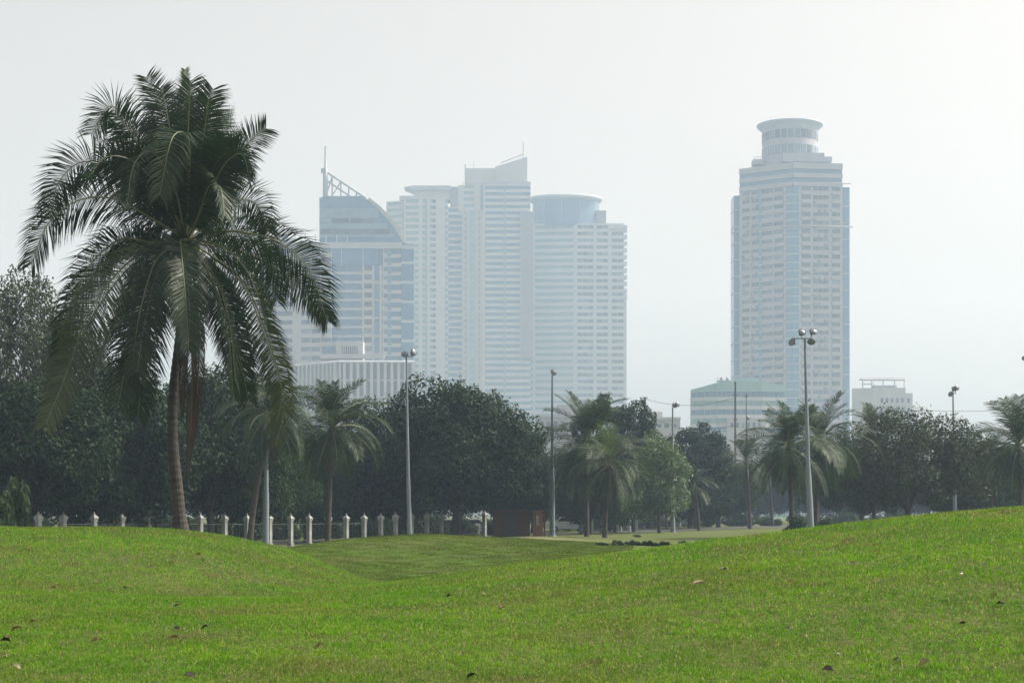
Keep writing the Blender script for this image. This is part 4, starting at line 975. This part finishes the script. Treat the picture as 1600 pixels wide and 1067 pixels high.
# ------------------------------------------------------------------ floodlight masts
def lamp_head():
    h = MB(); h.lathe([(.01, -.13), (.12, -.12), (.21, -.06), (.265, .02), (.28, .07), (.27, .09)], 16, sy=.8); h.box(-.08, .08, -.08, .08, -.27, -.11)
    g = MB().lathe([(.262, .08), (.2, .11), (.01, .125)], 16, sy=.8)
    return h.mesh('lamp_head', 'lamp_body'), g.mesh('lens', 'lamp_glass')
LH = lamp_head()
def mast(base_px, top_px, top_py, Y, heads, label, r=.20, hs=.9):
    """heads: (px offset, py offset, tilt about y, tilt about x)"""
    x = xx(base_px, Y); z = h1(x, Y); t = thing('light_mast', label, 'floodlight', (x, Y, z-.1), 0, 'floodlight masts round the park')
    top = at(top_px, top_py, Y)-Vector((x, Y, z-.1)); low = top*.55+Vector((0, 0, 0)); m1 = Vector((top.x*.5, 0, top.z*.36)); m2 = Vector((top.x*.52, 0, top.z*.362))
    MB().tube([Vector((0, 0, 0)), m1], [r, r*.78], 10).build('lower_shaft', 'pole_grey', t)
    MB().tube([m1+Vector((0, 0, .005)), top], [r*.66, r*.3], 10).build('upper_shaft', 'pole_grey', t)
    MB().lathe([(r*1.6, 0), (r*1.6, .14), (r*1.05, .16)], 12).build('base_plate', 'pole_grey', t)
    xs = [h_[0]/F*Y for h_ in heads]
    if len(heads) > 1: MB().tube([top+Vector((min(xs+[-.1]), 0, -.03)), top+Vector((max(xs+[.1]), 0, -.03))], .035, 6).build('cross_arm', 'pole_grey', t)
    for dx, dy, ry, rx in heads:
        p = top+Vector((dx/F*Y, -.12, -dy/F*Y)); MB().tube([top+Vector((dx/F*Y*.75, 0, -.03)), p], .03, 6).build('bracket', 'pole_grey', t)
        hd = link('lamp_head', LH[0], t, p, (rx, ry, 0), (hs*1.0,)*3); link('lens', LH[1], hd)
q = math.radians
mast(1268, 1257.5, 528, 108, [(-20, 7, q(-60), q(50)), (-5.5, -8, q(30), q(60)), (12, -9, q(25), q(60)), (9.5, 6, q(0), q(115))], 'tall grey light mast with four lamp heads before the right palm pair', .21)
mast(414.5, 417, 610, 104, [(-8, -3, q(-50), q(60)), (8, -3, q(50), q(60))], 'stout pale light mast standing under the tall palm fronds on the left', .22)
mast(640.5, 635, 556, 118, [(-2, -2, q(-10), q(70)), (11, -5, q(65), q(50))], 'grey light mast rising left in front of the big round tree', .17)
mast(863, 863, 586, 130, [(1.5, -4, q(50), q(70))], 'straight grey light mast beside the orange kiosk', .21)
mast(1051.5, 1051, 636, 165, [(2, -3, q(70), q(60)), (7, -4, q(60), q(60))], 'shorter far light mast beside the fresh green tree', .21)
mast(1170, 1167, 656, 190, [(2, -3, q(60), q(60))], 'distant light mast above the small far palm', .17)
mast(1493, 1489, 614, 150, [(-4, 2, q(-50), q(70)), (1, -6, q(30), q(60)), (5, -8, q(50), q(60))], 'far right light mast with three lamp heads above the rusty tree', .19)
mast(1604, 1603, 566, 150, [(-3, -6, q(-30), q(60)), (5, -6, q(40), q(60))], 'rightmost light mast, with two lamp heads', .19)

# utility poles and wires
def upole(px, top, Y, label, lean=0.0, arms=((6, 8),), r=.16):
    x = xx(px, Y); z = h1(x, Y); t = thing('utility_pole', label, 'utility pole', (x, Y, z), 0, 'wooden utility poles behind the trees')
    hh = zz(top, Y)-z; MB().tube([(0, 0, 0), (lean, 0, hh)], [r, r*.6], 8).build('shaft', 'wood_pole', t)
    for d, wd in arms:
        zc = hh-d/F*Y; MB().box(-wd/F*Y+lean, wd/F*Y+lean, -.06, .06, zc-.05, zc+.05).build('cross_arm', 'wood_pole', t)
        for s in (-1, 1): MB().lathe([(.05, 0), (.08, .08), (.04, .2), (.01, .22)], 8, (s*wd/F*Y*.85+lean, 0, zc+.05)).build('insulator', 'lamp_glass', t)
    return Vector((x+lean, Y, z+hh))
a1 = upole(1011, 620, 300, 'leaning dark utility pole above the middle trees', -.35, ((2, 4), (26, 5)), .3); a2 = upole(1007, 626, 304, 'second utility pole close beside the leaning one', -.1, ((3, 3),), .18)
a3 = upole(1149, 596, 290, 'tall thin utility pole before the curved glass office', 0, ((22, 3), (60, 3)), .24)
a4 = upole(1166, 614, 300, 'thin utility pole right of the tall one by the glass office', 0, ((6, 2),), .12)
def wire(A, B_, sag, label):
    pts = [A.lerp(B_, u)+Vector((0, 0, -sag*4*u*(1-u))) for u in np.linspace(0, 1, 14)]; o = MB().tube(pts, .035, 4).build('power_line', 'wire'); tag(o, label, 'cable', 'power lines strung between the utility poles')
wire(a1+Vector((0, 0, -.3)), a3+Vector((0, 0, -2.6)), 1.2, 'upper power line between the leaning pole and the tall pole')
wire(a1+Vector((0, 0, -3.0)), a3+Vector((0, 0, -7)), 1.5, 'lower power line between the leaning pole and the tall pole')
wire(at(700, 655, 300), a1+Vector((0, 0, -3.0)), 1.5, 'power line running left from the leaning pole')
wire(at(1430, 640, 300), at(1720, 622, 300), 1.0, 'power line crossing the sky at the far right')

# ------------------------------------------------------------------ grass blades
def grass():
    m = bpy.data.materials.new('grass_blade'); m.use_nodes = True; MATS['grass_blade'] = m
    n = m.node_tree.nodes; l = m.node_tree.links; p = n['Principled BSDF']; p.inputs['Roughness'].default_value = .5; p.inputs['Specular IOR Level'].default_value = .1
    tc = n.new('ShaderNodeTexCoord'); g = n.new('ShaderNodeNewGeometry')
    def nz(s, d=4):
        q_ = n.new('ShaderNodeTexNoise'); q_.inputs['Scale'].default_value = s; q_.inputs['Detail'].default_value = d; l.new(tc.outputs['Object'], q_.inputs['Vector']); return q_.outputs['Fac']
    def rg(f, a, b, c=0, d=1):
        q_ = n.new('ShaderNodeMapRange'); q_.inputs[1].default_value = a; q_.inputs[2].default_value = b; q_.inputs[3].default_value = c; q_.inputs[4].default_value = d; l.new(f, q_.inputs[0]); return q_.outputs[0]
    def mix(a, b, f):
        q_ = n.new('ShaderNodeMix'); q_.data_type = 'RGBA'
        for k, v in ((6, a), (7, b)):
            if isinstance(v, tuple): q_.inputs[k].default_value = v+(1,)
            else: l.new(v, q_.inputs[k])
        l.new(f, q_.inputs[0]); return q_.outputs[2]
    c = mix((0.072, 0.192, 0.003), (0.122, 0.255, 0.004), rg(nz(.6), .35, .65))
    c = mix(c, (0.055, 0.155, 0.007), rg(nz(2.2), .5, .75))
    c = mix(c, (0.125, 0.14, 0.028), rg(nz(.45, 8), .50, .68, 0, .75))
    c = mix(c, (0.095, 0.12, 0.02), rg(nz(.13, 3), .5, .62, 0, .6))
    c = mix(c, (0.045, 0.10, 0.012), rg(nz(7, 3), .5, .72, 0, .75))
    c = mix(c, (0.13, 0.085, 0.045), rg(nz(1.1, 6), .62, .73, 0, .8))
    dry = n.new('ShaderNodeMath'); dry.operation = 'GREATER_THAN'; dry.inputs[1].default_value = .94; l.new(g.outputs['Random Per Island'], dry.inputs[0])
    c = mix(c, (0.24, 0.19, 0.09), dry.outputs[0])
    h = n.new('ShaderNodeHueSaturation'); l.new(c, h.inputs['Color']); l.new(rg(g.outputs['Random Per Island'], 0, 1, .4, 1.7), h.inputs['Value'])
    l.new(h.outputs[0], p.inputs['Base Color'])
    t = n.new('ShaderNodeBsdfTranslucent'); ms = n.new('ShaderNodeMixShader'); ms.inputs[0].default_value = .4
    hv = n.new('ShaderNodeHueSaturation'); hv.inputs['Value'].default_value = 1.6; l.new(h.outputs[0], hv.inputs['Color']); l.new(hv.outputs[0], t.inputs['Color'])
    l.new(p.outputs[0], ms.inputs[1]); l.new(t.outputs[0], ms.inputs[2]); l.new(ms.outputs[0], n['Material Output'].inputs['Surface'])
    rng = np.random.default_rng(9); N = 1300000
    y = 12.2*np.exp(rng.uniform(0, 1, N)**.92*math.log(56/12.2)); x = rng.uniform(-1, 1, N)*(y*.31+1.2)
    keep = ~((x > y*-.03) & (y > 36)); x = x[keep]; y = y[keep]
    z = H(x, y)-.006; N = len(x)
    cl = .5+.5*np.sin(x*5.1+np.sin(y*3.3)*2)*np.sin(y*4.7+np.sin(x*2.9)*2)
    c2 = .5+.5*np.sin(x*19+np.sin(y*13)*2.3)*np.sin(y*11+np.sin(x*9.7)*2.1)
    sc = np.clip(y/20, .8, 2.2)**.55
    hgt = rng.uniform(.014, .042, N)*(.55+.45*cl+.5*c2)*sc; wd = rng.uniform(.003, .006, N)*sc*1.1
    a = rng.uniform(0, 2*PI, N); ln = rng.uniform(.2, 1.1, N)*hgt; la = rng.uniform(0, 2*PI, N)
    P = np.stack([x, y, z], 1); w_ = np.stack([np.cos(a)*wd, np.sin(a)*wd, np.zeros(N)], 1)
    tip = P+np.stack([np.cos(la)*ln, np.sin(la)*ln, hgt], 1)
    V = np.stack([P-w_, P+w_, tip], 1).reshape(-1, 3)
    M = 200000; y = rng.uniform(56, 97, M); px = rng.uniform(430, 990, M); x = (px-CX)/F*y; z = H(x, y)-.008      # shorter turf of the middle mound
    cl = .5+.5*np.sin(x*2.1+np.sin(y*1.3)*2)*np.sin(y*1.7+np.sin(x*1.2)*2); a = rng.uniform(0, 2*PI, M); la = rng.uniform(0, 2*PI, M)
    hg = rng.uniform(.015, .06, M)*(.4+.8*cl); wd = .016; P = np.stack([x, y, z], 1); w_ = np.stack([np.cos(a)*wd, np.sin(a)*wd, 0*a], 1)
    V2 = np.stack([P-w_, P+w_, P+np.stack([np.cos(la)*hg, np.sin(la)*hg, hg], 1)], 1).reshape(-1, 3)
    o = link('mown_grass', np_mesh('mown_grass', V2, 3, 'mown_blade')); o['kind'] = 'stuff'
    o = link('grass', np_mesh('grass', V, 3, 'grass_blade')); o['kind'] = 'stuff'
grass()

# ------------------------------------------------------------------ fallen leaves
def leaf_mesh(seed, m, L=.15, curl=.16):
    rnd = random.Random(seed); mb = MB(); n = 7; V = []
    for i in range(n):
        u = i/(n-1); wd = math.sin(PI*u)**.8*L*.28+.002; zc = curl*L*math.sin(PI*u)*.5+rnd.uniform(-.01, .01)
        for s in (-1, 0, 1): V.append(((u-.5)*L, s*wd, zc+abs(s)*wd*.7+(.008 if s else 0)*rnd.random()))
    Fc = []
    for i in range(n-1):
        for j in range(2): Fc.append((i*3+j, i*3+j+1, (i+1)*3+j+1, (i+1)*3+j))
    mb.add(V, Fc, True); mb.tube([(-.5*L, 0, .004), (-.78*L, .01, .012)], .0022, 4); return mb.mesh('leaf', m)
LM = {k: [leaf_mesh(i*7+j, m) for j in range(3)] for i, (k, m) in enumerate((('brown', 'dry_leaf'), ('pale', 'pale_leaf'), ('dark', 'dark_leaf')))}
def ray_ground(px, py):
    u = (px-CX)/F; v = (HY-py)/F; ys = np.linspace(9, 60, 2400); z = H(u*ys, ys); d = (EYE+v*ys)-z
    i = int(np.argmax(d < 0)); return float(u*ys[i]), float(ys[i]), float(z[i])
leaves = [
 (84,921,'brown',1.3,'cluster leaf in reddish brown on the left mound slope'),(79,926,'pale',1,'pale leaf touching the reddish brown one on the left slope'),(52,975,'brown',1.1,'upright brown leaf low on the far left slope'),
 (26,987,'brown',1.5,'large brown leaf near the left edge'),(8,1007,'dark',1.5,'dark curled leaf at the left edge'),(14,1000,'pale',1.0,'pale leaf beside the dark curled leaf at the left edge'),(5,1028,'pale',1.0,'pale leaf at the bottom left edge'),
 (26,1047,'pale',1.2,'flat pale leaf in the bottom left corner'),(150,1006,'brown',1.4,'single long brown leaf in the lower left grass'),(98,1013,'pale',.9,'small pale leaf left of the single long brown leaf'),
 (106,828,'pale',1.7,'pale leaf lying on the left mound crest'),(12,833,'brown',1.5,'brown leaf on the crest at the left edge'),(45,862,'brown',1.4,'thin brown leaf high on the left slope'),(8,901,'pale',1.2,'pale twig like leaf at the left edge of the slope'),
 (174,921,'pale',1.3,'tan leaf alone in the middle of the left slope'),(195,921,'dark',1.2,'dark leaf beside the tan leaf on the left slope'),(268,882,'pale',1.7,'bright pale leaf in the middle of the left mound'),(270,874,'brown',1.2,'reddish leaf just above the bright pale leaf'),
 (250,859,'dark',1.2,'dark small leaf high on the left mound'),(309,869,'brown',1.7,'flat brown leaf high on the left mound near the palm'),(345,881,'pale',1.2,'white leaf right of the palm foot on the slope'),(327,852,'brown',1,'orange brown leaf near the mound crest right of the palm'),
 (264,927,'pale',1.3,'pale brown leaf in the middle of the lower left slope'),(276,950,'dark',1.2,'dark leaf below the pale brown leaf on the lower slope'),(272,1001,'brown',1.2,'brown leaf in the lower left lawn below the dark leaf'),(276,988,'dark',1.2,'dark leaf standing upright in the lower left lawn'),
 (320,984,'dark',1.1,'dark leaf right of the upright one in the lower left lawn'),(296,1062,'dark',1.4,'dark leaf at the bottom edge on the left'),(500,1013,'brown',1.1,'brown leaf in the lower lawn left of centre'),(602,1000,'pale',.9,'small white leaf in the lawn left of centre'),(545,996,'pale',.8,'tiny pale leaf in the lawn between two brown leaves'),
 (784,954,'brown',1.3,'crumpled brown leaf in the middle of the front lawn'),(702,935,'dark',1.1,'small dark leaf on the lawn at centre left'),(756,932,'pale',.9,'small pale leaf on the upper front slope near the centre'),(737,1063,'dark',1.2,'dark leaf at the bottom edge near the centre'),
 (1130,893,'dark',1.5,'dark curled leaf high on the right slope'),(1092,916,'pale',2.0,'long straw coloured leaf lying flat on the right slope'),(1331,884,'pale',1.5,'pale leaf high on the right slope'),(1504,903,'pale',1.2,'pinkish leaf on the far right slope'),
 (1236,913,'brown',1.1,'thin brown leaf in the middle of the right slope'),(1206,954,'pale',1.0,'small pale leaf in the right hand lawn'),(1233,987,'dark',1.0,'dark leaf in the right hand lawn'),(1446,1043,'pale',1.7,'large curled pale leaf in the lower right corner'),
 (1293,1054,'dark',1.5,'grey curled leaf at the bottom edge on the right'),(1401,1037,'dark',1.0,'small dark leaf left of the large curled pale leaf'),(1310,1028,'pale',.7,'white speck like leaf above the grey curled leaf'),(1553,933,'pale',.8,'tiny white leaf near the right edge'),(1563,948,'dark',1.2,'dark stick like leaf near the right edge'),(1504,979,'dark',.9,'dark leaf on the lower right lawn'),(1256,998,'pale',1.0,'tan leaf on the lower right lawn')]
for i, (px, py, kd, s, lb) in enumerate(leaves):
    x, y, z = ray_ground(px, py); o = link('fallen_leaf', LM[kd][i % 3], None, (x, y, z+.028), (random.uniform(-.5, .5), random.uniform(-.5, .5), random.uniform(-.7, .7) + (3.14 if i % 2 else 0)), (s*.5,)*3)
    tag(o, lb, 'leaf', 'fallen leaves on the grass')
